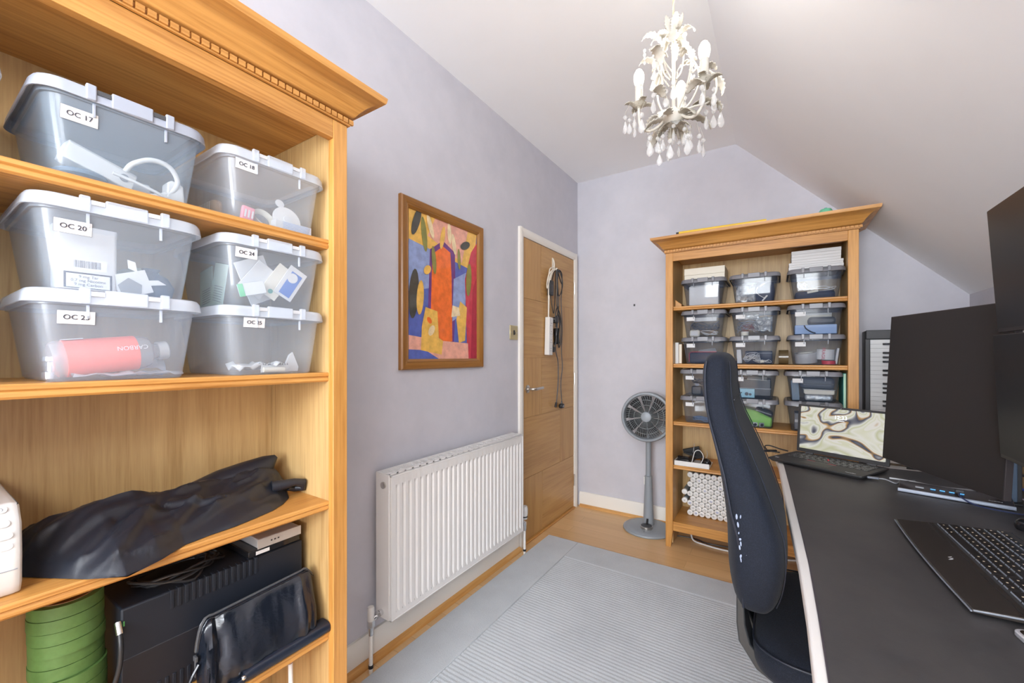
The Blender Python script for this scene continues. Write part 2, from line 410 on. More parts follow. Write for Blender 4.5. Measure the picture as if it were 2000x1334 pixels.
# ------------------------------------------------------------------ bookcases
def bookcase(name, label, loc, rz, shelves, group):
    t = thing(name, label, 'bookcase', loc, rz, group)
    W, D = 0.94, 0.348
    for a in (0.020, W - 0.041):
        obj('side_panel', MB().box(a, a + 0.021, 0.024, D, 0.02, 1.845), oakb['z'], t)
    for a in (0.0, W - 0.043):
        # front post, tapering to a small foot
        q = 0 if a == 0 else 1
        z = [0.0, 0.10, 1.845]
        xs = [(a + (0.0 if q == 0 else 0.012), a + (0.031 if q == 0 else 0.043)), (a, a + 0.043), (a, a + 0.043)]
        lp = [[Vector((x0, 0, zz)), Vector((x1, 0, zz)), Vector((x1, 0.0225, zz)), Vector((x0, 0.0225, zz))] for (x0, x1), zz in zip(xs, z)]
        obj('post', MB().loft(lp, smooth=False), oak['z'], t, bevel=0.0015)
    obj('back_panel', MB().box(0.042, W - 0.042, D - 0.021, D - 0.006, 0.10, 1.845), oakb['z'], t)
    obj('frieze', MB().box(0.0432, W - 0.0432, 0.0005, 0.022, 1.793, 1.845), oak['x'], t, bevel=0.001)
    obj('top_panel', MB().box(0.0, W, 0.0, D, 1.8455, 1.862).box(0.042, W - 0.042, 0.0225, D - 0.022, 1.826, 1.8455), oak['x'], t)
    obj('plinth', MB().box(0.0432, W - 0.0432, 0.003, 0.022, 0.104, 0.162), oak['x'], t, bevel=0.002)
    for z in shelves:
        pr_ = [(D - 0.0215, z), (0.026, z), (0.0225, z - 0.003), (0.0225, z - 0.009), (0.027, z - 0.012), (0.024, z - 0.016), (0.024, z - 0.021), (0.028, z - 0.025), (D - 0.0215, z - 0.025)]
        if z < 0.2: pr_ = [(D - 0.0215, z), (0.0225, z), (0.0225, z - 0.025), (D - 0.0215, z - 0.025)]
        obj('shelf', MB().prism(pr_, 'x', 0.0415, W - 0.0415), oak['x'], t)
    # cornice: cove profile mitred round the front and both ends
    prof = [(0.0, 1.8625), (0.006, 1.866), (0.010, 1.868), (0.016, 1.874), (0.024, 1.886), (0.038, 1.902), (0.056, 1.914), (0.074, 1.920), (0.076, 1.924), (0.078, 1.936), (0.0, 1.936)]
    path = lambda o, zz: [Vector((-o, D, zz)), Vector((-o, -o, zz)), Vector((W + o, -o, zz)), Vector((W + o, D, zz))]
    loops = [path(o, z) for o, z in prof]
    mb = MB(); n = len(prof)
    vs = [p for l in loops for p in l]; fs = []
    for k in range(n):
        k2 = (k + 1) % n
        for j in range(3): fs.append((k * 4 + j, k * 4 + j + 1, k2 * 4 + j + 1, k2 * 4 + j))
    fs.append(tuple(k * 4 for k in range(n))); fs.append(tuple(k * 4 + 3 for k in range(n - 1, -1, -1)))
    mb.add(vs, fs)
    obj('cornice', mb, oak['x'], t)
    # dentil strip
    d = MB().box(-0.006, W + 0.006, -0.006, 0.03, 1.8455, 1.8495).box(-0.004, W + 0.004, -0.003, 0.02, 1.8495, 1.8622)
    k = -0.005
    while k < W: d.box(k, k + 0.0135, -0.010, -0.002, 1.850, 1.8622); k += 0.0175
    for e in (-0.0085, W + 0.0005):
        k = 0.0
        while k < D - 0.02: d.box(e, e + 0.008, k, k + 0.0135, 1.850, 1.8622); k += 0.0175
    obj('dentil_moulding', d, oak['x'], t)
    return t
bookcase('oak_bookcase', 'oak bookcase in the left foreground, holding milky storage boxes and a black cloth bag', (-1.015, -0.225, 0), PI / 2, (1.52, 1.154, 0.80, 0.44, 0.16), 'matching oak bookcases')
bookcase('oak_bookcase', 'oak bookcase against the far wall behind the desk chair', (-0.592, 2.70, 0), 0, (1.51, 1.150, 0.787, 0.512, 0.16), 'matching oak bookcases')

# ------------------------------------------------------------------ radiator
RX0, RX1, RY_0, RY_1, RZ0, RZ1 = XW + 0.030, -1.240, 1.066, 2.035, 0.178, 0.745
t = thing('radiator', 'white ribbed panel radiator on the left wall under the framed picture', 'radiator', (RX0, RY_0, 0.0))
T = Matrix.Translation((-RX0, -RY_0, 0))
w = MB()   # pressed front panel
nfl = 29; pitch = (RY_1 - RY_0 - 0.035) / nfl
zs = [(RZ0 + 0.004, 0), (RZ0 + 0.026, 0), (RZ0 + 0.040, 1), (RZ1 - 0.062, 1), (RZ1 - 0.046, 0), (RZ1 - 0.010, 0)]
ys = [RY_0 + 0.003]
offs = [0]
for k in range(nfl):
    y = RY_0 + 0.0175 + k * pitch
    for a, q in ((0.18, 0), (0.30, 1), (0.62, 1), (0.74, 0)):
        ys.append(y + a * pitch); offs.append(q)
ys.append(RY_1 - 0.003); offs.append(0)
vs = []; n = len(ys)
for z, e in zs:
    for y, q in zip(ys, offs):
        vs.append((RX1 - 0.002 - (0.008 if (q and e) else 0), y, z))
fs = [(r * n + c, r * n + c + 1, (r + 1) * n + c + 1, (r + 1) * n + c) for r in range(len(zs) - 1) for c in range(n - 1)]
w.add(vs, fs)
w.box(RX1 - 0.022, RX1 - 0.012, RY_0 + 0.004, RY_1 - 0.004, RZ0 + 0.006, RZ1 - 0.016)
w.box(RX0 + 0.002, RX0 + 0.014, RY_0 + 0.02, RY_1 - 0.02, RZ0 + 0.01, RZ1 - 0.03)
for y in [RY_0 + 0.004 + k * 0.0 for k in (0,)]: pass
obj('panel', w.tf(T), rad_m, t)
w = MB()   # rim of the front panel
for (a, c, d_, e) in ((RY_0, RY_1, RZ0, RZ0 + 0.005), (RY_0, RY_1, RZ1 - 0.013, RZ1 - 0.008), (RY_0, RY_0 + 0.004, RZ0, RZ1 - 0.008), (RY_1 - 0.004, RY_1, RZ0, RZ1 - 0.008)):
    w.box(RX1 - 0.014, RX1, a, c, d_, e)
obj('panel_rim', w.tf(T), rad_m, t, bevel=0.0015)
for y in (RY_0 - 0.006, RY_1 + 0.0005):   # end covers
    obj('end_cover', MB().box(RX0, RX1 - 0.008, y, y + 0.0055, RZ0 + 0.004, RZ1 - 0.002).tf(T), rad_m, t, bevel=0.002)
w = MB()   # top grille: bars with open slots
for x in (RX0 + 0.001, RX0 + 0.012, RX1 - 0.029, RX1 - 0.019): w.box(x, x + 0.008, RY_0 - 0.005, RY_1 + 0.005, RZ1 - 0.006, RZ1)
for x in (RX0 + 0.024, RX0 + 0.036, RX0 + 0.048): w.box(x, x + 0.003, RY_0, RY_1, RZ1 - 0.005, RZ1 - 0.001)
k = RY_0 - 0.005
while k < RY_1: w.box(RX0 + 0.009, RX1 - 0.011, k, k + 0.009, RZ1 - 0.0055, RZ1 - 0.0005); k += 0.0402
obj('top_grille', w.tf(T), rad_m, t)
w = MB().lathe([(0.001, 0), (0.013, 0), (0.013, 0.006), (0.010, 0.007), (0.001, 0.007)], 20, M=Matrix.Translation((RX0 + 0.047, RY_0 - 0.006, 0.700)) @ Matrix.Rotation(PI / 2, 4, 'X'))
obj('blanking_plug', w.tf(T), nickel, t)
# valves
def valve(y, s, big):
    x = RX0 + (0.041 if big else 0.034)
    p = MB().tube([(x, y, 0.0), (x, y, 0.150)], 0.0075, 12)
    o = obj('valve_pipe', p.tf(T), white_p if not big else rad_m, t)
    m_ = MB().tube([(x, y, 0.145), (x, y, 0.178)], [0.010, 0.013], 12).tube([(x, y, 0.176), (x, y, 0.200)], 0.0145, 6)
    m_.tube([(x, y, 0.195), (x, y + s * 0.018, 0.200), (x, y + s * 0.030, 0.205)], 0.009, 10).tube([(x, y + s * 0.022, 0.203), (x, y + s * 0.036, 0.206)], 0.0145, 6)
    m_.tube([(x, y + s * 0.036, 0.206), (x, y + s * (0.082 if big else 0.050), 0.206)], 0.012, 12)
    obj('pipe_collar', MB().tube([(x, y, 0.02), (x, y, 0.032)], 0.0095, 12).tf(T), black_pl, t)
    obj('valve_body', m_.tf(T), chrome, t)
    c = MB()
    if big: c.lathe([(0.001, 0.215), (0.017, 0.215), (0.018, 0.235), (0.0205, 0.245), (0.0205, 0.275), (0.016, 0.292), (0.001, 0.294)], 20, M=Matrix.Translation((x, y, 0)))
    else: c.lathe([(0.001, 0.196), (0.0125, 0.198), (0.0125, 0.245), (0.011, 0.251), (0.001, 0.252)], 20, M=Matrix.Translation((x, y, 0)))
    obj('valve_cap', c.tf(T), white_pl, t)
    if big: obj('cap_ring', MB().tube([(x, y, 0.226), (x, y, 0.233)], 0.0192, 20).tf(T), black_pl, t)
valve(RY_0 - 0.056, 1, False); valve(RY_1 + 0.086, -1, True)

# ------------------------------------------------------------------ rug
rg = mat('rug_wool', (0.44, 0.47, 0.50), 0.95, sheen=0.3); nt, b = nodes(rg)
n1 = tex_noise(nt, (1, 1, 1), 260.0, 3); n2 = tex_noise(nt, (1, 1, 1), 4.0, 3)
mx = nt.nodes.new('ShaderNodeMix'); mx.data_type = 'FLOAT'; mx.inputs[0].default_value = 0.5
nt.links.new(n1.outputs['Fac'], mx.inputs[2]); nt.links.new(n2.outputs['Fac'], mx.inputs[3])
r_ = ramp(nt, mx.outputs[0], [(0.35, (0.40, 0.425, 0.45)), (0.65, (0.50, 0.53, 0.555))])
nt.links.new(r_.outputs[0], b.inputs['Base Color']); bump(nt, b, n1.outputs['Fac'], 0.6, 0.003)
t = thing('rug', 'pale grey rug with a ribbed centre lying on the floorboards', 'rug', (-1.274, 0.745, 0.0005))
w = MB(); x1, y1 = 1.72, 1.675; bw = 0.215
w.box(0, bw - 0.003, 0, y1, 0, 0.012).box(x1 - bw + 0.003, x1, 0, y1, 0, 0.012).box(bw - 0.003, x1 - bw + 0.003, 0, bw - 0.003, 0, 0.012).box(bw - 0.003, x1 - bw + 0.003, y1 - bw + 0.003, y1, 0, 0.012)
obj('border', w, rg, t, bevel=0.003)
w = MB(); vs = []; ny = 276
for k in range(ny + 1):
    y = bw + (y1 - 2 * bw) * k / ny
    z = 0.0095 + 0.0022 * (0.5 + 0.5 * math.cos(2 * PI * k / 4))
    vs += [(bw, y, z), (x1 - bw, y, z)]
w.add(vs, [(2 * k, 2 * k + 1, 2 * k + 3, 2 * k + 2) for k in range(ny)], 0, True)
w.box(bw, x1 - bw, bw, y1 - bw, 0, 0.0093)
obj('ribbed_field', w, rg, t)

# ------------------------------------------------------------------ framed picture (generic colour composition)
t = thing('framed_picture', 'framed abstract colour print in a brown wooden frame above the radiator', 'picture', (XW + 0.001, 1.200, 1.139))
FW, FH, fb = 0.578, 0.752, 0.047
def fr(mb, pts, mi=0): pass
for nm, a in (('y', 0), ('z', 1)):
    mb = MB()
    for side in (0, 1):
        # mitred rails with a stepped profile (x outwards)
        prof = [(0.0, 0.0), (0.016, 0.0), (0.022, 0.006), (0.022, 0.020), (0.017, 0.032), (0.019, 0.036), (0.012, fb), (0.0, fb)]
        lp = []
        if a == 0:
            for e in (0, 1):
                lp.append([Vector((px, (pi if e == 0 else FW - pi), (pi if side == 0 else FH - pi))) for px, pi in prof])
        else:
            for e in (0, 1):
                lp.append([Vector((px, (pi if side == 0 else FW - pi), (pi if e == 0 else FH - pi))) for px, pi in prof])
        mb = MB().loft(lp, smooth=False)
        obj('frame_rail' if a == 0 else 'frame_stile', mb, frame_w[nm], t)
PRC = {'orange': (0.85, 0.17, 0.03), 'blue': (0.10, 0.14, 0.45), 'pblue': (0.28, 0.36, 0.62), 'red': (0.40, 0.02, 0.06), 'crim': (0.58, 0.05, 0.08), 'yel': (0.80, 0.48, 0.10), 'pink': (0.80, 0.40, 0.30), 'cream': (0.82, 0.66, 0.40), 'dk': (0.07, 0.07, 0.06), 'olive': (0.25, 0.24, 0.06), 'purple': (0.16, 0.05, 0.22)}
prm = []; pri = {}
for k, c in PRC.items():
    m_ = noisy('print_' + k, tuple(q * 0.85 for q in c), tuple(min(1, q * 1.12) for q in c), 30.0, 0.35, coat=0.6)
    pri[k] = len(prm); prm.append(m_)
mb = MB().box(0.002, 0.006, fb - 0.003, FW - fb + 0.003, fb - 0.003, FH - fb + 0.003, pri['blue'])
lay = [0.0061]
IW, IH = FW - 2 * fb, FH - 2 * fb
def patch(pts, k):
    lay[0] += 0.00012
    vs = [(lay[0], fb + p[0] * IW, fb + p[1] * IH) for p in pts]
    mb.add(vs, [tuple(range(len(vs)))], pri[k])
def blob(cx, cy, rx, ry, k, ang=0.0, n=18, pw=1.0):
    patch([(cx + rx * math.cos(q) * math.cos(ang) - ry * math.sin(q) * math.sin(ang), cy + (rx * math.cos(q) * math.sin(ang) + ry * math.sin(q) * math.cos(ang)) * pw) for q in [2 * PI * i / n for i in range(n)]], k)
patch([(0, 0.45), (0.3, 0.5), (0.28, 1), (0, 1)], 'pblue')
patch([(0, 0.8), (0.95, 0.70), (1, 1), (0, 1)], 'yel')
patch([(0.25, 0.86), (0.75, 0.74), (0.85, 1), (0.35, 1)], 'pink')
patch([(0.24, 0.10), (0.66, 0.12), (0.64, 0.80), (0.46, 0.86), (0.28, 0.77)], 'purple')
patch([(0.28, 0.10), (0.60, 0.13), (0.59, 0.60), (0.57, 0.79), (0.46, 0.82), (0.31, 0.74)], 'orange')
patch([(0.60, 0.28), (0.80, 0.36), (0.84, 0.68), (0.62, 0.60)], 'pblue')
patch([(0.62, 0.08), (0.82, 0.08), (0.82, 0.34), (0.64, 0.30)], 'blue')
patch([(0.84, 0.0), (1, 0), (1, 0.93), (0.90, 0.84), (0.80, 0.62)], 'crim')
patch([(0.90, 0.0), (1, 0), (1, 0.66), (0.93, 0.55)], 'red')
patch([(0, 0), (0.86, 0), (0.85, 0.12), (0.45, 0.13), (0, 0.16)], 'pink')
patch([(0, 0), (0.40, 0), (0.22, 0.06), (0, 0.065)], 'blue')
patch([(0.16, 0.06), (0.44, 0.03), (0.46, 0.13), (0.40, 0.15), (0.38, 0.34), (0.22, 0.36), (0.17, 0.22)], 'yel')
blob(0.30, 0.20, 0.05, 0.03, 'cream', 0.6)
blob(0.27, 0.27, 0.035, 0.02, 'orange', -0.4)
patch([(0.70, 0.12), (0.80, 0.14), (0.83, 0.40), (0.72, 0.44), (0.66, 0.30)], 'yel')
patch([(0.58, 0.31), (0.72, 0.33), (0.70, 0.39), (0.60, 0.40)], 'cream')
blob(0.07, 0.44, 0.06, 0.17, 'dk', -0.12)
blob(0.15, 0.42, 0.045, 0.12, 'yel', -0.12)
for (cx, cy, rx, ry, k, a) in ((0.2, 0.86, 0.035, 0.12, 'olive', 0.2), (0.1, 0.93, 0.04, 0.11, 'dk', -0.5), (0.33, 0.70, 0.03, 0.10, 'olive', 0.15), (0.45, 0.88, 0.03, 0.09, 'yel', -0.3), (0.62, 0.86, 0.03, 0.08, 'cream', 0.3), (0.70, 0.76, 0.025, 0.08, 'olive', 0.1), (0.86, 0.62, 0.045, 0.13, 'olive', -0.1), (0.80, 0.88, 0.08, 0.03, 'dk', 0.3), (0.55, 0.93, 0.03, 0.08, 'cream', 0.1), (0.28, 0.93, 0.03, 0.09, 'cream', 0.5), (0.24, 0.62, 0.05, 0.03, 'yel', 0.4)):
    blob(cx, cy, rx, ry, k, a)
obj('print', mb, prm, t)

# ------------------------------------------------------------------ light switch
t = thing('light_switch', 'brass light switch plate on the left wall beside the door frame', 'light switch', (XW + 0.0005, 2.105, 1.342))
obj('plate', MB().box(0, 0.006, -0.0435, 0.0435, -0.0435, 0.0435), brass, t, bevel=0.003)
obj('rocker', MB().box(0.006, 0.008, -0.008, 0.008, -0.014, 0.014).box(0.008, 0.012, -0.006, 0.006, -0.010, 0.003), black_pl, t, bevel=0.001)
for y in (-0.03, 0.03): obj('screw', MB().lathe([(0.001, 0), (0.0035, 0), (0.003, 0.0015), (0.001, 0.0015)], 10, M=Matrix.Translation((0.006, y, 0)) @ Matrix.Rotation(PI / 2, 4, 'Y')), nickel, t)
# ------------------------------------------------------------------ storage boxes
def storage_box(label, loc, rz, body_m, lid_m, group, lab=None, lx=-0.068, lz=0.112, hs=1.0, detail=True):
    """lidded plastic box; local x = width, -y = front; origin at the centre of its base"""
    t = thing('storage_box', label, 'storage box', loc, rz, group)
    H = 0.146
    sec = [(0.000, 0.094, 0.126, 0.020), (0.004, 0.0975, 0.1295, 0.024), (0.05, 0.1035, 0.1345, 0.026), (0.10, 0.110, 0.139, 0.028), (0.134, 0.1145, 0.1425, 0.030), (0.1345, 0.119, 0.146, 0.032), (H, 0.1195, 0.1465, 0.032)]
    w = MB().loft([rrect(a, c, r, 6, z) for z, a, c, r in sec], cap0=True, cap1=False)
    obj('body', w, body_m, t, solid=0.0014)
    # lid: skirt, rolled shoulder and recessed top
    sk = [(0.138, 0.1275, 0.1495, 0.036), (0.1385, 0.1290, 0.1505, 0.037), (0.154, 0.1265, 0.1490, 0.036), (0.1605, 0.1225, 0.146, 0.034), (0.1625, 0.117, 0.141, 0.032), (0.1615, 0.112, 0.136, 0.030), (0.1575, 0.108, 0.132, 0.028)]
    w = MB().loft([rrect(a, c, r, 6, z) for z, a, c, r in sk], cap0=False, cap1=True)
    obj('lid', w, lid_m, t, solid=0.0014)
    # clip in the front centre with its two openings, and the stiffening ribs under the rim
    def clip_part(x0, x1, z0, z1, yo):
        return MB().box(x0, x1, -0.1535 - yo, -0.144, z0, z1)
    for x0, x1, z1 in ((-0.064, -0.050, 0.1665), (-0.030, 0.030, 0.1650), (0.050, 0.064, 0.1665)):
        obj('clip', clip_part(x0, x1, 0.1385, z1, 0.0), lid_m, t, bevel=0.002)
    if detail:
        for x in (-0.052, 0.052):
            obj('rib', MB().box(x - 0.002, x + 0.002, -0.1455, -0.1415, 0.112, 0.1365), lid_m, t, bevel=0.0006)
        for x0 in (-0.049, 0.031):
            obj('clip_opening', MB().box(x0, x0 + 0.018, -0.1518, -0.1500, 0.1525, 0.1605), dark_gr if lid_m not in (milky_lid,) else light_gr, t)
    if lab is not None:
        a = math.atan2(0.017, 0.134)
        yf = -(0.1295 + 0.0135 * (lz / 0.134)) - 0.0012
        hw, hh = 0.0235, 0.0115
        mb = MB().box(-hw - 0.0006, hw + 0.0006, 0.0002, 0.0005, -hh - 0.0006, hh + 0.0006, 1).box(-hw, hw, -0.0001, 0.0003, -hh, hh, 0)
        mb.tf(Matrix.Translation((lx, yf, lz)) @ Matrix.Rotation(a, 4, 'X'))
        lo = obj('label_sticker', mb, [paper, ink_grey], t)
        if lab: text('lettering', lab, 0.0120, (lx, yf - 0.0006, lz), (PI / 2 + a, 0, 0), ink, lo, ext=0.0004)
    return t
XC = -1.185
LBX = {}
def lbox(key, yc, z, label, bm, lm, lab, lx, lz, rz=0.0):
    LBX[key] = (yc, z)
    return storage_box(label, (XC, yc, z + 0.0008), PI / 2 + rz, bm, lm, 'lidded boxes in the left bookcase', lab, lx, lz)
Z1, Z2 = 1.52, 1.154
ST = 0.1645
lbox('23', 0.256, Z2, 'milky lidded box labelled OC 23 holding a coral-labelled bottle', milky, milky_lid, 'OC 23', -0.066, 0.113)
lbox('20', 0.256, Z2 + ST, 'milky lidded box labelled OC 20 with a tall silver tin inside', milky, milky_lid, 'OC 20', -0.070, 0.108)
lbox('17', 0.264, Z1, 'blue-tinted box labelled OC 17 with a solid pale grey lid', bluish, grey_lid if False else mat('pale_grey_lid', (0.34, 0.37, 0.44), 0.35), 'OC 17', -0.070, 0.106)
lbox('18', 0.541, Z1, 'milky lidded box labelled OC 18 on the top shelf beside the post', milky, milky_lid, 'OC 18', -0.074, 0.124)
lbox('24', 0.540, Z2 + ST, 'milky lidded box labelled OC 24 full of white sachets', milky, milky_lid, 'OC 24', -0.073, 0.121)
lbox('25', 0.541, Z2, 'milky lidded box labelled OC 25 with crumpled papers, lowest beside the post', milky, milky_lid, 'OC 25', -0.057, 0.124)
lbox('x1', -0.020, Z1, 'lidded box cut off by the left photo edge, on the top shelf', bluish, milky_lid, None, 0, 0)
lbox('x2', -0.030, Z2 + ST, 'lidded box cut off by the left photo edge, upper of the middle-shelf pair', milky, milky_lid, None, 0, 0)
lbox('x3', -0.028, Z2, 'lidded box cut off by the left photo edge, lower of the middle-shelf pair', milky, milky_lid, None, 0, 0)

def inbox(key, lx, ly, lz=0.0035):
    """world point from a position in a left box: lx along the shelf, ly from its centre to the back"""
    yc, z = LBX[key]
    return (XC - ly, yc + lx, z + 0.0008 + lz)
H2 = PI / 2
def item(name, label, cat, key, lx, ly, lz=0.0035, rot=(0, 0, 0), group=None):
    return thing(name, label, cat, inbox(key, lx, ly, lz), rot=(rot[0], rot[1], rot[2] + H2), group=group)
# --- OC 17
t = item('cable_trunking', 'short white trunking piece with a round hole in the OC 17 box', 'trunking', '17', -0.030, -0.062, 0.048, (0, 0.30, 0.1))
obj('channel', MB().prism([(-0.020, -0.018), (0.020, -0.018), (0.020, 0.014), (0.014, 0.020), (-0.014, 0.020), (-0.020, 0.014)], 'x', -0.052, 0.052), white_pl, t, bevel=0.002)
obj('grommet', MB().lathe([(0.003, 0), (0.0075, 0), (0.0075, 0.002), (0.003, 0.002)], 16, M=Matrix.Translation((0.034, -0.0205, 0.0)) @ Matrix.Rotation(PI / 2, 4, 'X')), ink_grey, t)
t = item('white_cable', 'thick white cable curling in a loop in the OC 17 box', 'cable', '17', 0.0, -0.09)
obj('cord', MB().tube([(0.004, 0.0, 0.046), (0.012, -0.014, 0.060), (0.038, -0.020, 0.076), (0.068, -0.018, 0.074), (0.085, -0.010, 0.052), (0.078, -0.004, 0.028), (0.058, 0.0, 0.014), (0.040, 0.004, 0.008)], 0.0048, 10, spl=5), white_pl, t)
t = item('white_cable', 'thin white cable lying along the floor of the OC 17 box', 'cable', '17', 0.0, -0.112)
obj('cord', MB().tube([(-0.020, 0, 0.028), (0.010, 0.0, 0.022), (0.040, 0.0, 0.014), (0.062, 0.002, 0.007), (0.086, 0.006, 0.004)], 0.0032, 10, spl=5), white_pl, t)
t = item('junction_box', 'white square junction box behind the looped cable in the OC 17 box', 'junction box', '17', 0.034, 0.005, 0.0035)
obj('case', MB().box(-0.03, 0.03, -0.02, 0.02, 0, 0.055), white_pl, t, bevel=0.004)
obj('cover', MB().box(-0.028, 0.028, -0.022, -0.0203, 0.003, 0.052), paper, t, bevel=0.001)
t = item('plug_adapter', 'white wedge-shaped plug adapter at the right of the OC 17 box', 'plug adapter', '17', 0.083, -0.085, 0.0035)
obj('case', MB().prism([(-0.016, 0), (0.018, 0), (0.014, 0.045), (-0.006, 0.052), (-0.014, 0.045)], 'y', -0.012, 0.020), white_pl, t, bevel=0.003)
obj('pin', MB().box(-0.003, 0.003, 0.020, 0.032, 0.02, 0.035), nickel, t)
t = item('cable_reel', 'dark blue cable reel at the bottom left of the OC 17 box', 'reel', '17', -0.052, -0.055, 0.0035)
obj('flange', MB().lathe([(0.001, 0), (0.038, 0), (0.040, 0.004), (0.038, 0.008), (0.022, 0.009), (0.022, 0.018), (0.037, 0.019), (0.039, 0.024), (0.036, 0.027), (0.001, 0.027)], 28), mat('reel_blue', (0.12, 0.19, 0.27), 0.5), t)
obj('hub', MB().lathe([(0.001, 0.027), (0.009, 0.027), (0.009, 0.031), (0.001, 0.031)], 16), dark_gr, t)
# --- OC 18
t = item('filter_disc', 'large round white disc leaning in the OC 18 box', 'disc', '18', 0.043, -0.095, 0.035, (math.radians(78), 0, 0))
obj('disc', MB().lathe([(0.001, 0), (0.034, 0), (0.036, 0.002), (0.036, 0.006), (0.001, 0.008)], 32), white_pl, t)
obj('boss', MB().lathe([(0.001, 0.008), (0.011, 0.008), (0.010, 0.010), (0.001, 0.010)], 20), paper, t)
t = item('white_button', 'small round white cap lying on the disc in the OC 18 box', 'disc', '18', 0.033, -0.082, 0.080, (math.radians(70), 0, 0))
obj('cap', MB().lathe([(0.001, 0), (0.011, 0), (0.011, 0.003), (0.001, 0.004)], 20), paper, t)
t = item('paint_cup', 'cream cup holding dark material in the OC 18 box', 'cup', '18', -0.012, -0.072, 0.020, (math.radians(60), 0.2, 0))
obj('cup', MB().lathe([(0.001, 0), (0.018, 0), (0.026, 0.022), (0.0255, 0.023), (0.016, 0.002), (0.001, 0.002)], 26), cream, t)
obj('filling', MB().lathe([(0.001, 0.010), (0.019, 0.010), (0.001, 0.014)], 20), mid_gr, t)
t = item('striped_packet', 'white and pale blue striped packet at the front of the OC 18 box', 'packet', '18', 0.050, -0.118, 0.004)
obj('carton', MB().box(-0.048, 0.046, -0.006, 0.018, 0, 0.021), paper, t, bevel=0.001)
mb = MB()
for k in range(5): mb.box(-0.030, 0.044, -0.0066, -0.0061, 0.003 + k * 0.0036, 0.0042 + k * 0.0036)
obj('stripes', mb, pale_blue, t)
t = item('pink_packet', 'small pink and white packet in the left of the OC 18 box', 'packet', '18', -0.056, -0.100, 0.006, (0.12, 0.1, 0))
obj('wrapper', MB().box(-0.014, 0.014, -0.006, 0.006, 0, 0.036), pink_m, t, bevel=0.003)
mb = MB()
for k in range(3): mb.box(-0.009 + k * 0.008, -0.005 + k * 0.008, -0.0066, -0.0061, 0.010, 0.028)
obj('print', mb, paper, t)
t = item('abrasive_sheet', 'grey sanding block marked 12 seen through the side of the OC 18 box', 'sanding block', '18', -0.088, 0.02, 0.004, (0, 0, 0.0))
obj('block', MB().box(-0.012, 0.012, -0.05, 0.05, 0, 0.060), tan_m, t, bevel=0.008)
mb = MB()
for k in range(7): mb.box(-0.0128, -0.0122, -0.035 + k * 0.009, -0.032 + k * 0.009, 0.022, 0.055)
bl = obj('ridges', mb, cream, t)
text('number', '12', 0.016, (-0.0128, 0.022, 0.014), (PI / 2, 0, -PI / 2), ink, t)
# --- OC 20
t = item('silver_tin', 'tall silver tin with a barcode inside the OC 20 box', 'tin', '20', -0.045, -0.085, 0.0035)
obj('can', MB().loft([rrect(0.041, 0.022, 0.006, 4, z) for z in (0, 0.108)]), mat('tin_silver', (0.62, 0.61, 0.60), 0.35, 0.2), t)
obj('lid', MB().loft([rrect(0.0415, 0.0225, 0.006, 4, z) for z in (0.108, 0.117)]), light_gr, t)
obj('sticker', MB().box(-0.026, 0.026, -0.0226, -0.0221, 0.036, 0.056), paper, t)
mb = MB(); random.seed(3); x = -0.018
while x < 0.017:
    q = random.choice((0.0004, 0.0008, 0.0012)); mb.box(x, x + q, -0.0231, -0.0227, 0.040, 0.053); x += q + random.choice((0.0005, 0.0008, 0.0013))
obj('barcode', mb, ink_grey, t)
obj('warning_panel', MB().box(-0.031, 0.033, -0.0226, -0.0221, 0.002, 0.031, 1).box(-0.028, 0.030, -0.0231, -0.0224, 0.003, 0.028, 0), [paper, navy], t)
text('lettering', '9 mg Tar\n0.7 mg Nicotine\n9 mg Carbon', 0.0072, (0.001, -0.0235, 0.016), (PI / 2, 0, 0), ink_grey, t)
t = item('glasses_case', 'grey-green soft case behind the papers in the OC 20 box', 'case', '20', 0.045, -0.020, 0.052, (0, -0.25, 0.1))
obj('shell', MB().sphere((0, 0, 0), 0.030, 18, sc_=(1.45, 0.8, 0.62)), mat('case_green', (0.30, 0.38, 0.36), 0.8), t)
obj('badge', MB().lathe([(0.001, 0), (0.009, 0), (0.009, 0.001), (0.001, 0.001)], 16, M=Matrix.Translation((0.016, -0.0238, 0.002)) @ Matrix.Rotation(PI / 2, 4, 'X')), cream, t)
t = item('folded_leaflet', 'folded black and white leaflet leaning in the OC 20 box', 'leaflet', '20', 0.030, -0.100, 0.004, (0.1, -0.35, 0))
obj('sheet', MB().box(-0.030, 0.024, -0.002, 0.0, 0, 0.046), paper, t)
obj('print', MB().prism([(-0.026, 0.002), (0.004, 0.002), (0.010, 0.018), (-0.006, 0.036), (-0.026, 0.026)], 'y', -0.0027, -0.0021), mid_gr, t)
t = item('paper_scrap', 'small white paper scrap near the top of the OC 20 box', 'paper', '20', 0.018, -0.105, 0.060, (0.4, 0.5, 0))
obj('sheet', MB().prism([(-0.012, 0.006), (0, 0.009), (0.013, -0.006), (-0.002, -0.008)], 'y', 0, 0.001), paper, t)
t = item('dark_pouch', 'dark blue drawstring pouch at the right of the OC 20 box', 'pouch', '20', 0.057, -0.070, 0.0035)
obj('bag', MB().loft([rrect(0.032, 0.026, 0.016, 4, 0), rrect(0.036, 0.030, 0.018, 4, 0.022), rrect(0.026, 0.022, 0.014, 4, 0.042), rrect(0.010, 0.010, 0.006, 4, 0.052), rrect(0.015, 0.013, 0.008, 4, 0.060)]), mat('pouch_blue', (0.05, 0.085, 0.14), 0.8), t)
obj('tag', MB().prism([(-0.022, 0.030), (0.002, 0.034), (0.016, 0.026), (-0.018, 0.020)], 'y', -0.034, -0.033), paper, t)
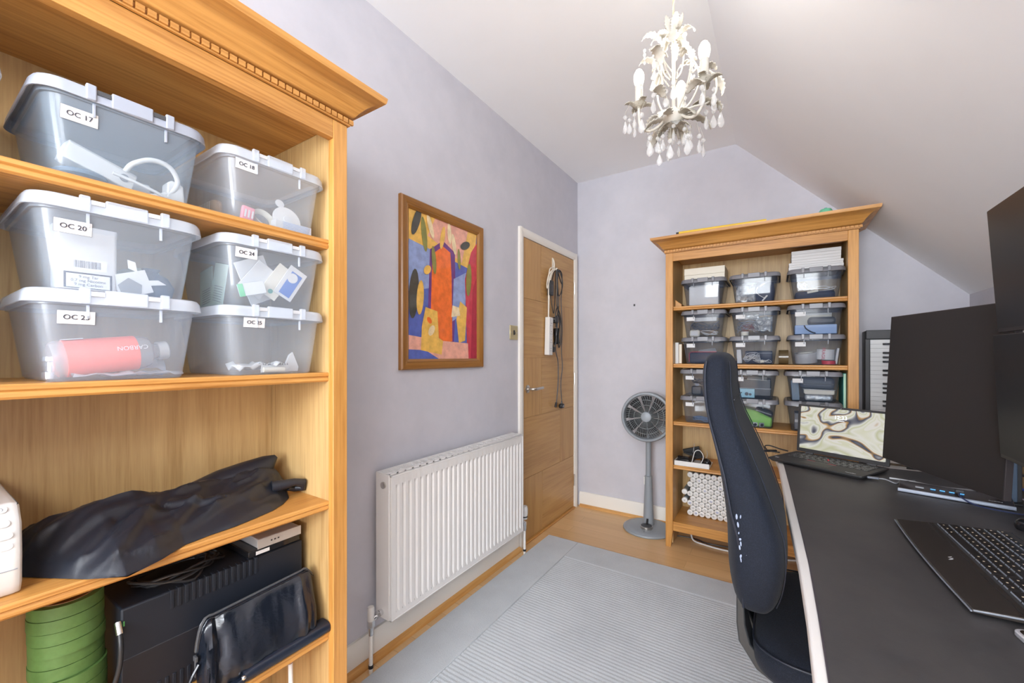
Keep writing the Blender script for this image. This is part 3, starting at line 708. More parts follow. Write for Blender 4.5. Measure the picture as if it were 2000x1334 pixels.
# --- OC 23
t = item('coral_bottle', 'clear bottle with a coral label lying in the OC 23 box', 'bottle', '23', -0.003, -0.070, 0.0475, (0, math.radians(83), 0))
Mx = Matrix.Identity(4)
obj('glass', MB().lathe([(0.001, -0.085), (0.030, -0.085), (0.034, -0.078), (0.034, 0.045), (0.030, 0.055), (0.016, 0.063), (0.015, 0.070)], 30), clear_plastic('bottle_clear', (0.8, 0.85, 0.88), 0.3), t)
lb = obj('label', MB().lathe([(0.0346, -0.068), (0.0350, -0.0675), (0.0350, 0.034), (0.0346, 0.0345)], 36), coral, t)
obj('barcode_panel', MB().box(-0.0365, -0.0352, -0.016, 0.010, -0.066, -0.040), paper, t)
obj('cap', MB().lathe([(0.001, 0.070), (0.019, 0.070), (0.019, 0.086), (0.017, 0.088), (0.001, 0.088)], 24), silver, t)
text('lettering', 'CARBON', 0.0115, (-0.0118, -0.0350, 0.024), (H2, H2, 0), paper, lb)
t = item('plastic_bag', 'folded clear plastic bag under the coral-labelled bottle', 'plastic bag', '23', 0.015, -0.090, 0.0035)
random.seed(8)
def crumple(nx, ny, sx, sy, amp, base=0.002, th=None):
    vs = []; 
    for j in range(ny + 1):
        for i in range(nx + 1):
            vs.append((sx * (i / nx - 0.5) + random.uniform(-1, 1) * sx * 0.2 / nx, sy * (j / ny - 0.5) + random.uniform(-1, 1) * sy * 0.2 / ny, base + random.random() * amp))
    fs = [(j * (nx + 1) + i, j * (nx + 1) + i + 1, (j + 1) * (nx + 1) + i + 1, (j + 1) * (nx + 1) + i) for j in range(ny) for i in range(nx)]
    return MB().add(vs, fs)
obj('film', crumple(12, 6, 0.16, 0.06, 0.010), milky_lid, t, solid=0.0006)
t = item('blue_sachet', 'flat blue sachet on the floor of the OC 23 box', 'sachet', '23', 0.040, -0.020, 0.0035)
obj('sachet', MB().box(-0.045, 0.045, -0.03, 0.03, 0, 0.007), pale_blue, t, bevel=0.003)
t = item('plastic_bag', 'crumpled clear plastic bag above the bottle cap in the OC 23 box', 'plastic bag', '23', 0.055, -0.035, 0.030, (0.7, 0.1, 0))
obj('film', crumple(7, 6, 0.06, 0.06, 0.016), milky_lid, t, solid=0.0006)
t = item('metal_fitting', 'chrome fitting at the left end of the OC 23 box', 'fitting', '23', -0.086, -0.070, 0.0035)
obj('body', MB().lathe([(0.001, 0), (0.012, 0), (0.012, 0.012), (0.007, 0.014), (0.007, 0.030), (0.011, 0.032), (0.011, 0.040), (0.001, 0.040)], 12), chrome, t)
# --- OC 24
specs = [(-0.020, 0.006, 0.45, 0.075, 0.110, 'large white sachet topmost in the OC 24 box', None),
         (-0.020, -0.006, -0.60, 0.060, 0.080, 'white sachet set across the pile in the OC 24 box', None),
         (0.020, -0.012, -0.55, 0.045, 0.090, 'long white sachet with a small green ring in the OC 24 box', 'ring'),
         (0.052, -0.018, -0.50, 0.050, 0.085, 'white sachet with a blue panel and a round emblem', 'blue'),
         (-0.044, -0.020, 1.10, 0.030, 0.060, 'white sachet with a green end in the OC 24 box', 'green')]
for k, (lx, dy, rot, sw, sh, lab_, kind) in enumerate(specs):
    t = item('sachet', lab_, 'sachet', '24', lx, -0.085 + dy, 0.072 if kind != 'green' else 0.045, (0.14, -rot if kind != 'green' else rot + 0.2, 0), 'sachets in the OC 24 box')
    obj('packet', MB().box(-sw / 2, sw / 2, -0.0015, 0.0015, -sh / 2, sh / 2), paper if k != 2 else cream, t, bevel=0.001)
    if kind == 'blue':
        obj('blue_panel', MB().box(-0.014, 0.016, -0.0022, -0.0016, -0.036, 0.030), mat('sachet_blue', (0.05, 0.16, 0.52), 0.5), t)
        obj('emblem', MB().lathe([(0.007, 0), (0.013, 0), (0.013, 0.0006), (0.007, 0.0006)], 24, M=Matrix.Translation((-0.004, -0.0024, 0.014)) @ Matrix.Rotation(PI / 2, 4, 'X')), paper, t)
    if kind == 'green': obj('green_end', MB().box(-sw / 2 - 0.0003, sw / 2 + 0.0003, -0.0022, -0.0016, -sh / 2, -sh / 2 + 0.012), mat('sachet_green', (0.10, 0.50, 0.22), 0.5), t)
    if kind == 'ring': obj('ring_mark', MB().lathe([(0.004, 0), (0.006, 0), (0.006, 0.0006), (0.004, 0.0006)], 20, M=Matrix.Translation((0.0, -0.0018, -0.030)) @ Matrix.Rotation(PI / 2, 4, 'X')), teal_m, t)
    if kind is None:
        mb = MB()
        for q in range(3): mb.box(-0.014, 0.014, -0.0022, -0.0017, -0.02 + q * 0.005, -0.0185 + q * 0.005)
        obj('print', mb, light_gr, t)
for lx, ly, a in ((-0.088, -0.02, 0.2), (-0.078, 0.06, -0.15)):
    t = item('instruction_leaflet', 'pale green instruction leaflet seen through the side of the OC 24 box, %s' % ('nearer the front' if ly < 0 else 'nearer the back'), 'leaflet', '24', lx, ly, 0.004, (a, 0.05, 0), 'green leaflets in the OC 24 box')
    obj('sheet', MB().box(-0.001, 0.001, -0.035, 0.035, 0, 0.105), mat('leaflet_green', (0.55, 0.66, 0.55), 0.8), t)
    mb = MB()
    for q in range(7): mb.box(-0.0016, -0.0011, -0.026, 0.02, 0.012 + q * 0.006, 0.0135 + q * 0.006)
    obj('print', mb, mid_gr, t)
# --- OC 25
for k, (lx, ly, rx, ry, lab_) in enumerate(((-0.040, -0.085, 0.25, 0.1, 'crumpled white paper at the left of the OC 25 box'), (0.010, -0.080, -0.2, 0.2, 'crumpled white paper in the middle of the OC 25 box'), (0.035, -0.02, 0.1, 0, 'flattened white paper at the back of the OC 25 box'))):
    random.seed(20 + k)
    t = item('crumpled_paper', lab_, 'paper', '25', lx, ly, 0.006, (rx * 0.4, ry * 0.3, k), 'papers in the OC 25 box')
    obj('sheet', crumple(6, 5, 0.085, 0.055, 0.022), paper, t, solid=0.0008)
t = item('toothed_tag', 'white tag edged with dark teeth in the OC 25 box', 'tag', '25', 0.008, -0.108, 0.004, (0.2, 0, 0))
obj('tag', MB().box(-0.034, 0.034, -0.001, 0.001, 0, 0.018), paper, t)
mb = MB()
for k in range(11): mb.prism([(-0.032 + k * 0.006, 0.018), (-0.029 + k * 0.006, 0.018), (-0.0305 + k * 0.006, 0.024)], 'y', -0.0008, 0.0008)
obj('teeth', mb, ink_grey, t)
t = item('folded_card', 'upright folded white card at the right of the OC 25 box', 'card', '25', 0.062, -0.080, 0.0035)
obj('card', MB().prism([(-0.022, 0), (0.020, 0), (0.022, 0.012), (0.006, 0.052), (-0.004, 0.044)], 'y', -0.003, 0.003), paper, t, bevel=0.001)
t = item('paper_roll', 'beige roll lying at the front of the OC 25 box', 'roll', '25', 0.000, -0.119, 0.011, (0, H2, 0))
obj('roll', MB().lathe([(0.001, -0.025), (0.0062, -0.025), (0.0062, 0.025), (0.001, 0.025)], 16), cream, t)

# ------------------------------------------------------------------ label printer at the left edge
t = thing('label_printer', 'white desktop printer with a column of oval buttons at the left photo edge', 'printer', (-1.20, -0.03, 0.8005))
sec = [(-0.135, 0.0), (0.125, 0.0), (0.138, 0.02), (0.140, 0.075), (0.135, 0.125), (0.110, 0.151), (-0.135, 0.153)]
lp = []
for y, s in ((-0.155, 0.97), (0.150, 1.0), (0.157, 0.985), (0.161, 0.965)):
    lp.append([Vector((p[0] * s, y, p[1] * s)) for p in sec])
prn = obj('case', MB().loft(lp, smooth=False), white_pl, t, bevel=0.006, seg=3)
obj('seam', MB().box(-0.11, 0.1397, -0.12, 0.155, 0.045, 0.0462), mid_gr, t)
nrm = Vector((0.0, 0, 0))
for k, (zz, w_) in enumerate(((0.143, 0.008), (0.124, 0.009), (0.104, 0.012), (0.086, 0.012))):
    x = 0.1215 if k == 0 else (0.1375 if k == 1 else 0.1395)
    Mr = Matrix.Translation((x - 0.0005, 0.138, zz)) @ Matrix.Rotation(H2 - (0.75 if k == 0 else 0.16), 4, 'Y')
    mb = MB().loft([[Mr @ Vector((q.x, q.y, e)) for q in rrect(0.0055, w_, 0.0054, 6)] for e in (-0.002, 0.0012)])
    obj('button', mb, light_gr if k > 1 else white_pl, t)
    if k == 0: obj('power_mark', MB().tube([Mr @ Vector((0.003 * math.cos(a), 0.003 * math.sin(a), 0.0016)) for a in [0.6 + i * 0.51 for i in range(11)]], 0.0005, 5), ink_grey, t)

# ------------------------------------------------------------------ black cloth bag
from mathutils import noise as mnoise
t = thing('cloth_bag', 'crumpled black cloth bag lying along the shelf below the boxes', 'bag', (-1.12, 0.40, 0.8003))
st = [  # y, front x, back x, ridge x, height
    (0.136, -1.150, -1.29, -1.21, 0.060), (0.160, -1.105, -1.318, -1.20, 0.084), (0.200, -1.035, -1.318, -1.19, 0.094), (0.243, -0.983, -1.318, -1.18, 0.100),
    (0.300, -1.010, -1.318, -1.18, 0.106), (0.350, -1.048, -1.318, -1.19, 0.096), (0.400, -1.058, -1.315, -1.20, 0.088), (0.450, -1.062, -1.315, -1.21, 0.084),
    (0.500, -1.075, -1.315, -1.22, 0.088), (0.550, -1.090, -1.315, -1.235, 0.094), (0.590, -1.115, -1.312, -1.245, 0.100), (0.625, -1.150, -1.308, -1.250, 0.096), (0.655, -1.215, -1.295, -1.255, 0.060)]
def lerp_st(y):
    for a, b_ in zip(st, st[1:]):
        if y <= b_[0]:
            q = (y - a[0]) / (b_[0] - a[0]); return [a[k] + (b_[k] - a[k]) * q for k in range(5)]
    return list(st[-1])
CR = [((0.215, -1.000), (0.33, -1.150), 0.017, 0.010), ((0.29, -1.030), (0.41, -1.150), 0.015, 0.009), ((0.34, -1.075), (0.56, -1.165), 0.014, 0.008), ((0.18, -1.120), (0.50, -1.235), 0.013, 0.014),
      ((0.44, -1.120), (0.64, -1.235), 0.012, 0.009), ((0.17, -1.04), (0.25, -1.12), 0.012, 0.008), ((0.36, -1.150), (0.45, -1.135), 0.015, 0.009), ((0.50, -1.13), (0.60, -1.19), 0.010, 0.007), ((0.16, -1.19), (0.36, -1.27), 0.010, 0.012)]
def creases(x, y):
    s_ = 0.0
    for (ya, xa), (yb, xb), amp, wd in CR:
        dx, dy = xb - xa, yb - ya; L2 = dx * dx + dy * dy
        q = max(0.0, min(1.0, ((x - xa) * dx + (y - ya) * dy) / L2))
        px, py = xa + dx * q - x, ya + dy * q - y
        d2 = px * px + py * py; side = (px * dy - py * dx)
        w_ = wd * (1.9 if side > 0 else 0.7)
        s_ += amp * (0.35 + 0.65 * math.sin(PI * (0.15 + 0.7 * q))) * math.exp(-d2 / (w_ * w_))
    return s_ - 0.006
lp = []; NY, NR = 200, 110
for j in range(NY + 1):
    y = st[0][0] + (st[-1][0] - st[0][0]) * j / NY
    _, xf, xb, xr, h = lerp_st(y)
    e = min(1.0, j / 5, (NY - j) / 5); e = max(0.06, math.sqrt(max(0, 1 - (1 - e) ** 2)))
    row = []
    for i in range(NR):
        u = i / NR
        if u < 0.70:      # over the top from front to back
            q = u / 0.70
            x = xf + (xb - xf) * q
            pk = (xr - xf) / (xb - xf)
            v = q / pk if q < pk else (1 - q) / (1 - pk)
            z = h * (v ** 0.75)
            n1 = mnoise.noise(Vector((x * 9 + y * 6, y * 7 - x * 5, 1.7))); n2 = mnoise.noise(Vector((x * 30 - y * 16, y * 11 + x * 20, 4.2)))
            fold = math.sin((y * 0.85 + (x + 1.1) * 1.5) * 38 + 3 * n1)
            rg1 = 1 - abs(mnoise.noise(Vector((x * 11 + y * 3.2, y * 3.4 - x * 2, 7.1)))) * 2.4; rg2 = 1 - abs(mnoise.noise(Vector((x * 24 + y * 9, y * 8 - x * 4, 3.3)))) * 2.4
            z += v ** 0.5 * creases(x, y)
            z += v ** 0.6 * (0.010 * max(0, rg1) ** 2 + 0.010 * max(0, rg2) ** 2 - 0.013 + 0.012 * n1 + 0.003 * n2 + 0.003 * (abs(fold) - 0.5))
            if x > -1.030: z = z * 0.95 - 0.004 * ((x + 1.045) / 0.06)
        else:
            q = (u - 0.70) / 0.30
            x = xb + (xf - xb) * q
            z = 0.0012 if x < -1.030 else 0.0012 - 0.0 * (x + 1.03)
        z = max(z, 0.0012)
        row.append(Vector((x + 1.12, y - 0.40, z * (e if z > 0.003 else 1))))
    lp.append(row)
cloth = mat('black_nylon', (0.011, 0.014, 0.022), 0.40, sheen=0.0, spec=0.55); nt, b = nodes(cloth)
nz = tex_noise(nt, (1, 1, 1), 900.0, 2); bump(nt, b, nz.outputs['Fac'], 0.35, 0.0006)
obj('cloth', MB().loft(lp), cloth, t)
# rolled neck and knot at the far end
mb = MB().tube([(-0.128, 0.02, 0.042), (-0.134, 0.10, 0.056), (-0.132, 0.165, 0.068), (-0.126, 0.215, 0.086), (-0.121, 0.236, 0.104)], [0.030, 0.038, 0.036, 0.026, 0.006], 16)
obj('peak', mb, cloth, t)
mb = MB().tube([(-0.045, 0.185, 0.040), (-0.035, 0.215, 0.040), (-0.03, 0.240, 0.042), (-0.028, 0.262, 0.034), (-0.034, 0.268, 0.020), (-0.05, 0.250, 0.018), (-0.045, 0.228, 0.026)], [0.017, 0.014, 0.010, 0.013, 0.012, 0.010, 0.008] * 1, 14)
obj('knot', mb, cloth, t)

# ------------------------------------------------------------------ lower shelf: tapes, power supply, pouch
rnd = random.Random(5)
names = ['topmost', 'second from the top', 'third from the top', 'fourth from the top', 'fifth from the top', 'sixth from the top', 'seventh from the top', 'eighth from the top', 'ninth from the top', 'tenth from the top', 'eleventh from the top', 'lowest']
tape_side = noisy('green_tape', (0.070, 0.14, 0.032), (0.085, 0.17, 0.042), 60, 0.55)
for k in range(12):
    j = 11 - k
    ox, oy = (rnd.uniform(-0.004, 0.004), rnd.uniform(-0.003, 0.003)) if k % 2 == 0 else (ox, oy)
    if k in (8, 9): oy -= 0.0015
    t = thing('tape_roll', 'green masking tape roll, %s of the stack on the lower shelf' % names[j], 'tape roll', (-1.190 + ox, 0.205 + oy, 0.4402 + k * 0.0238), rz=k * 0.8, group='green tape rolls stacked in the left bookcase')
    R = 0.0535 if k % 2 == 0 else 0.0528
    if k == 10 or k == 7 or k == 5: pass
    obj('tape', MB().lathe([(0.040, 0.0005), (R, 0.0005), (R, 0.0232), (0.040, 0.0232), (0.040, 0.0005)], 48), tape_side, t)
    obj('core', MB().lathe([(0.0375, 0), (0.040, 0), (0.040, 0.0237), (0.0375, 0.0237), (0.0375, 0)], 40), card_br, t)
UX = -1.135
t = thing('power_supply', 'black uninterruptible power supply box with slotted vents on the lower shelf', 'power supply', (-1.235, 0.46, 0.4402))
ups = mat('ups_plastic', (0.010, 0.013, 0.020), 0.5, spec=0.35)
obj('case', MB().box(-0.095, 0.100, -0.190, 0.195, 0.004, 0.236), ups, t, bevel=0.004)
obj('lower_cover', MB().box(-0.094, 0.1012, -0.189, 0.194, 0.006, 0.130), mat('ups_lower', (0.014, 0.014, 0.018), 0.5, spec=0.35), t, bevel=0.002)
for z0, z1, rng_ in ((0.196, 0.2375, range(14)), (0.018, 0.050, range(16))):
    for k in rng_:
        obj('vent_rib', MB().box(0.088, 0.1028, -0.108 + k * 0.0135 - (0.05 if z0 < 0.1 else 0), -0.101 + k * 0.0135 - (0.05 if z0 < 0.1 else 0), z0, z1), ups, t, bevel=0.001)
for y in (-0.17, 0.17): obj('foot', MB().box(-0.08, 0.08, y - 0.012, y + 0.012, 0.0, 0.005), black_pl, t)
obj('status_light', MB().box(0.0985, 0.1008, -0.186, -0.184, 0.20, 0.21), mat('led_green', (0.1, 0.4, 0.1), 0.4), t)
t = thing('set_top_box', 'flat black electronics box lying on top of the power supply', 'electronics box', (-1.225, 0.575, 0.6768))
obj('case', MB().box(-0.075, 0.085, -0.060, 0.075, 0.0, 0.017), black_gl, t, bevel=0.002)
obj('label_sticker', MB().box(0.0852, 0.0858, -0.042, -0.008, 0.0035, 0.0125), paper, t)
t = thing('media_drive', 'silver media player with three small vent dots, topmost under the shelf', 'media player', (-1.222, 0.582, 0.6942))
obj('case', MB().box(-0.070, 0.083, -0.044, 0.068, 0.0, 0.024), silver, t, bevel=0.003)
obj('front_panel', MB().box(0.0832, 0.085, -0.046, 0.070, -0.0, 0.0245), mat('drive_front', (0.40, 0.37, 0.34), 0.4), t, bevel=0.0008)
obj('vent_dots', MB().box(0.0849, 0.0856, -0.013, -0.009, 0.011, 0.0145).box(0.0849, 0.0856, -0.004, 0.0, 0.011, 0.0145).box(0.0849, 0.0856, 0.005, 0.009, 0.011, 0.0145), black_pl, t)
def coil(rs, n, rx, ry, h, jit, r, mi=0, seg=6):
    g_ = random.Random(rs); P = []
    for k in range(n):
        a = k * 1.02
        P.append((rx * (1 + g_.uniform(-jit, jit)) * math.cos(a), ry * (1 + g_.uniform(-jit, jit)) * math.sin(a), r + h * g_.random()))
    return MB().tube(P, r, seg, spl=4)
t = thing('cable_bundle', 'bundle of black leads lying on top of the power supply', 'cable', (-1.215, 0.385, 0.677))
obj('cord', coil(4, 34, 0.060, 0.080, 0.030, 0.3, 0.0028), black_pl, t)
t = thing('power_lead', 'black power lead hanging beside the green tape rolls', 'cable', (-1.115, 0.262, 0.4402))
obj('cord', MB().tube([(-0.010, 0.004, 0.195), (0.002, 0.003, 0.170), (0.004, 0.0, 0.130), (0.000, -0.012, 0.080), (0.004, -0.025, 0.030), (0.006, -0.040, 0.005), (-0.02, -0.12, 0.005)], 0.0045, 10, spl=5), black_pl, t)
obj('connector', MB().tube([(-0.022, 0.004, 0.212), (-0.008, 0.004, 0.192)], 0.006, 12), chrome, t)
t = thing('power_lead', 'black power lead trailing left of the green tape rolls', 'cable', (-1.20, 0.11, 0.4402))
obj('cord', MB().tube([(0.10, 0.028, 0.09), (0.11, 0.01, 0.088), (0.12, -0.02, 0.072), (0.10, -0.07, 0.04), (0.05, -0.13, 0.006), (0, -0.2, 0.005)], 0.0048, 10, spl=5), black_pl, t)

# leather pouch: lofted along its length, pinched ends
leather = mat('navy_black_leather', (0.008, 0.011, 0.018), 0.2, spec=0.6); nt, b = nodes(leather)
nz = tex_noise(nt, (1, 1, 1), 45.0, 5); bump(nt, b, nz.outputs['Fac'], 0.35, 0.003)
t = thing('pencil_case', 'glossy black leather zip pouch with a wrist loop leaning on the power supply', 'pouch', (-1.075, 0.512, 0.4402))
lp = []; NL = 40
for j in range(NL + 1):
    q = j / NL; y = -0.130 + 0.268 * q
    e = min(1, q / 0.10, (1 - q) / 0.08); e = 0.25 + 0.75 * math.sqrt(max(0, 1 - (1 - e) ** 2))
    hh = (0.158 + 0.012 * q) * (0.70 + 0.30 * e); tw = 0.036 * e
    tilt = -0.020
    row = []
    for i in range(28):
        a = 2 * PI * i / 28
        ca, sa = math.cos(a), math.sin(a)
        z = hh * (0.5 + 0.5 * math.copysign(abs(sa) ** 0.75, sa))
        wd = tw * (1.0 - 0.55 * (z / hh) ** 1.5)
        x = wd * math.copysign(abs(ca) ** 0.8, ca)
        nn = mnoise.noise(Vector((q * 5.5, z * 14, 2 + (1 if ca > 0 else 5)))) * 0.012 * (1 - 0.3 * e) + mnoise.noise(Vector((q * 22, z * 30, 9))) * (0.003 + 0.010 * max(0, 1 - q / 0.25)) + (0.010 * max(0, 1 - abs(q - 0.84) / 0.05) - 0.012 * max(0, 1 - abs(q - 0.13) / 0.06)) * (1 if ca > 0 else 0)
        x += nn * (1 if ca > 0 else 0.3)
        row.append(Vector((x - 0.035 * (z / hh) + 0.014, y + 0.012 * (z / hh) - 0.004, z + 0.001)))
    lp.append(row)
obj('body', MB().loft(lp), leather, t)
zl = [(-0.0245 + 0.004, -0.128 + 0.262 * k / 20 + 0.008, 0.1605 * (0.80 if k in (0, 20) else 1) + 0.012 * k / 20) for k in range(21)]
zl = [( -0.019, -0.126, 0.095), (-0.020, -0.120, 0.135)] + zl[1:-1] + [(-0.020, 0.146, 0.150)]
obj('zip', MB().tube(zl, 0.0030, 8, spl=2), dark_gr, t)
obj('zip_edge', MB().tube([(x + 0.008, y, z - 0.003) for x, y, z in zl], 0.0014, 6, spl=2).tube([(x - 0.008, y, z - 0.003) for x, y, z in zl], 0.0014, 6, spl=2), leather, t)
obj('zip_pull', MB().box(-0.006, 0.000, -0.1345, -0.132, 0.050, 0.085).box(-0.010, 0.004, -0.135, -0.130, 0.085, 0.096), dark_gr, t, bevel=0.001)
mb = MB(); L_ = catmull([Vector(p) for p in [(0.006, -0.130, 0.080), (0.012, -0.148, 0.055), (0.018, -0.152, 0.020), (0.024, -0.138, 0.006), (0.030, -0.124, 0.016), (0.030, -0.122, 0.050), (0.026, -0.118, 0.072)]], 5)
mb.tube(L_, 0.0032, 6)
obj('wrist_loop', mb, leather, t)
t = thing('zip_wallet', 'slim dark navy leather wallet at the shelf edge in front of the pouch', 'wallet', (-1.037, 0.562, 0.4402))
wl = mat('wallet_leather', (0.010, 0.015, 0.028), 0.3)
lp = []
for y in [-0.105 + 0.213 * k / 14 for k in range(15)]:
    k_ = 0.8 if y in (-0.105,) else 1
    lp.append([Vector((0.024 * math.copysign(abs(math.cos(a)) ** 0.7, math.cos(a)) - 0.012, y, 0.0165 + 0.0155 * k_ * math.copysign(abs(math.sin(a)) ** 0.7, math.sin(a)))) for a in [2 * PI * i / 20 for i in range(20)]])
obj('body', MB().loft(lp), wl, t)
obj('end_tab', MB().box(-0.006, 0.010, -0.135, -0.104, 0.006, 0.018), wl, t, bevel=0.003)
obj('zip_slider', MB().sphere((0.008, -0.107, 0.020), 0.0055, 12), chrome, t)
t = thing('white_rod', 'thin white rod standing in the bottom of the left bookcase', 'rod', (-1.09, 0.600, 0.1602))
obj('rod', MB().tube([(0, 0, 0), (0.0, -0.004, 0.22)], 0.006, 12), white_pl, t)
# ------------------------------------------------------------------ far bookcase contents
YC = 2.870
FB = {}
fl = {}
def fbox(key, xc, z, where, what, lab=True):
    FB[key] = (xc, z)
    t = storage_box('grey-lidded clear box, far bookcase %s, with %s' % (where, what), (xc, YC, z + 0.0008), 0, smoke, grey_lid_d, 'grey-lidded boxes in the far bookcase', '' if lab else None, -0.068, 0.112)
    return t
F1, F2, F3 = 1.51, 1.150, 0.787
cx = (-0.381, -0.112, 0.174)
fbox('a1', cx[0], F1, 'top shelf left', 'white sheets', False)
fbox('a2', cx[1], F1, 'top shelf middle', 'silver wraps', False)
fbox('a3', cx[2], F1, 'top shelf right', 'coiled white leads', False)
fbox('b1', cx[0], F2 + ST, 'second shelf upper left', 'tangled dark leads')
fbox('b2', cx[1], F2 + ST, 'second shelf upper middle', 'wires and foil bags')
fbox('b3', cx[2], F2 + ST, 'second shelf upper right', 'a blue carton')
fbox('c1', cx[0], F2, 'second shelf lower left', 'a red-piped case')
fbox('c2', cx[1], F2, 'second shelf lower middle', 'silver leads')
fbox('c3', cx[2], F2, 'second shelf lower right', 'rolls of tape')
fbox('d1', cx[0] - 0.006, F3 + ST, 'third shelf upper left', 'black plugs')
fbox('d2', cx[1] - 0.008, F3 + ST, 'third shelf upper middle', 'a pale blue carton')
fbox('d3', cx[2] - 0.012, F3 + ST, 'third shelf upper right', 'grey cases')
fbox('e1', cx[0] - 0.006, F3, 'third shelf lower left', 'a coiled blue-grey lead')
fbox('e2', cx[1] - 0.008, F3, 'third shelf lower middle', 'green cloth')
fbox('e3', cx[2] - 0.012, F3, 'third shelf lower right', 'grey carton', False)
def fit(name, label, cat, key, lx, ly, lz=0.0035, rot=(0, 0, 0), group=None):
    xc, z = FB[key]
    return thing(name, label, cat, (xc + lx, YC + ly, z + 0.0008 + lz), rot=rot, group=group)
IN = ' inside the far bookcase box, '
def simple(name, label, cat, key, lx, ly, lz, rot, parts):
    t = fit(name, label, cat, key, lx, ly, lz, rot)
    for pn, mb, m, bv in parts: obj(pn, mb, m, t, bevel=bv)
    return t
def B(*a): return MB().box(*a)
def cable(key, label, lx, ly, lz, m, rs, n, rx, ry, h, r=0.0022, plug=None):
    t = fit('cable_bundle', label, 'cable', key, lx, ly, lz)
    obj('cord', coil(rs, n, rx, ry, h, 0.22, r, seg=5), m, t)
    if plug: obj('plug', B(-0.010, 0.010, -ry - 0.008, -ry + 0.008, 0.004, 0.018), plug, t, bevel=0.002)
# a1
t = simple('folded_sheet', 'white folded sheets standing in the top left far box', 'sheets', 'a1', 0, -0.080, 0.0035, (0.05, 0, 0), [('front_sheet', B(-0.083, 0.083, -0.03, -0.012, 0, 0.118), paper, 0.004), ('back_sheet', B(-0.080, 0.084, -0.008, 0.02, 0, 0.125), paper, 0.004)])
# a2
foil = noisy('foil_wrap', (0.75, 0.75, 0.73), (0.30, 0.33, 0.36), 28.0, 0.3, 0.6, 0.01, metal=0.4)
random.seed(31)
t = fit('foil_wrap', 'crumpled silver wrap in the left of the top middle far box', 'wrap', 'a2', -0.045, -0.085, 0.055, (1.35, 0, 0.1)); obj('film', crumple(9, 9, 0.10, 0.11, 0.022), foil, t, solid=0.0008)
t = fit('pale_green_sleeve', 'pale green sleeve behind the wrap in the top middle far box', 'sleeve', 'a2', -0.010, -0.055, 0.0035); obj('sleeve', B(-0.03, 0.02, 0, 0.012, 0, 0.118), pgreen, t, bevel=0.003)
t = fit('dark_cloth', 'dark cloth in the right of the top middle far box', 'cloth', 'a2', 0.050, -0.050, 0.0035); obj('fold', MB().loft([rrect(0.045, 0.05, 0.02, 4, 0), rrect(0.050, 0.055, 0.02, 4, 0.06), rrect(0.045, 0.045, 0.02, 4, 0.110)]), navy, t)
t = fit('white_lead', 'white lead with a flat connector in the top middle far box', 'cable', 'a2', 0.04, -0.112, 0.0035); obj('cord', MB().tube([(-0.02, 0, 0.085), (-0.030, 0, 0.060), (-0.014, 0, 0.035), (0.010, 0, 0.018)], 0.0018, 6, spl=5), white_pl, t); obj('connector', B(-0.02, 0.02, -0.003, 0.003, -0.004, 0.004).tf(Matrix.Translation((0.012, 0, 0.016)) @ Matrix.Rotation(-0.9, 4, 'Y')), white_pl, t, bevel=0.001); obj('end_block', B(-0.014, 0.014, -0.003, 0.003, -0.004, 0.004).tf(Matrix.Translation((0.0, 0, 0.093)) @ Matrix.Rotation(-0.6, 4, 'Y')), cream, t, bevel=0.001)
# a3
cable('a3', 'coiled white lead across the top right far box', 0.02, -0.085, 0.045, white_pl, 11, 16, 0.060, 0.025, 0.018, 0.0014)
cable('a3', 'bunched white lead in the left of the top right far box', -0.058, -0.085, 0.050, white_pl, 12, 20, 0.022, 0.02, 0.050, 0.0017)
t = fit('dark_cloth', 'dark filling at the bottom of the top right far box', 'cloth', 'a3', 0.0, 0.0, 0.0035); obj('fold', MB().loft([rrect(0.088, 0.07, 0.02, 4, 0), rrect(0.090, 0.075, 0.02, 4, 0.030), rrect(0.085, 0.068, 0.02, 4, 0.042)]), navy, t)
t = fit('network_label', 'pale tag on the dark filling in the top right far box', 'tag', 'a3', -0.012, -0.105, 0.040, (0, -0.15, 0)); obj('tag', B(-0.024, 0.024, -0.003, 0, -0.006, 0.005), cream, t)
# b1
cable('b1', 'tangle of dark leads in the upper left far box, second shelf', 0.0, -0.065, 0.035, dark_gr, 13, 60, 0.072, 0.045, 0.060, 0.0019)
cable('b1', 'loop of white lead in the upper left far box, second shelf', 0.03, -0.090, 0.010, white_pl, 14, 14, 0.045, 0.02, 0.03, 0.0022)
t = simple('white_charger', 'rounded white charger in the upper left far box, second shelf', 'charger', 'b1', -0.052, -0.095, 0.0035, (0, 0, 0), [('case', B(-0.028, 0.030, -0.02, 0.02, 0, 0.042), cream, 0.010), ('face', B(-0.02, 0.022, -0.0212, -0.0203, 0.008, 0.034), paper, 0.001)])
t = simple('white_envelope', 'white envelope at the top of the upper left far box, second shelf', 'envelope', 'b1', 0.0, -0.08, 0.100, (0.1, 0, 0), [('envelope', B(-0.06, 0.07, -0.01, 0.006, 0, 0.024), paper, 0.002)])
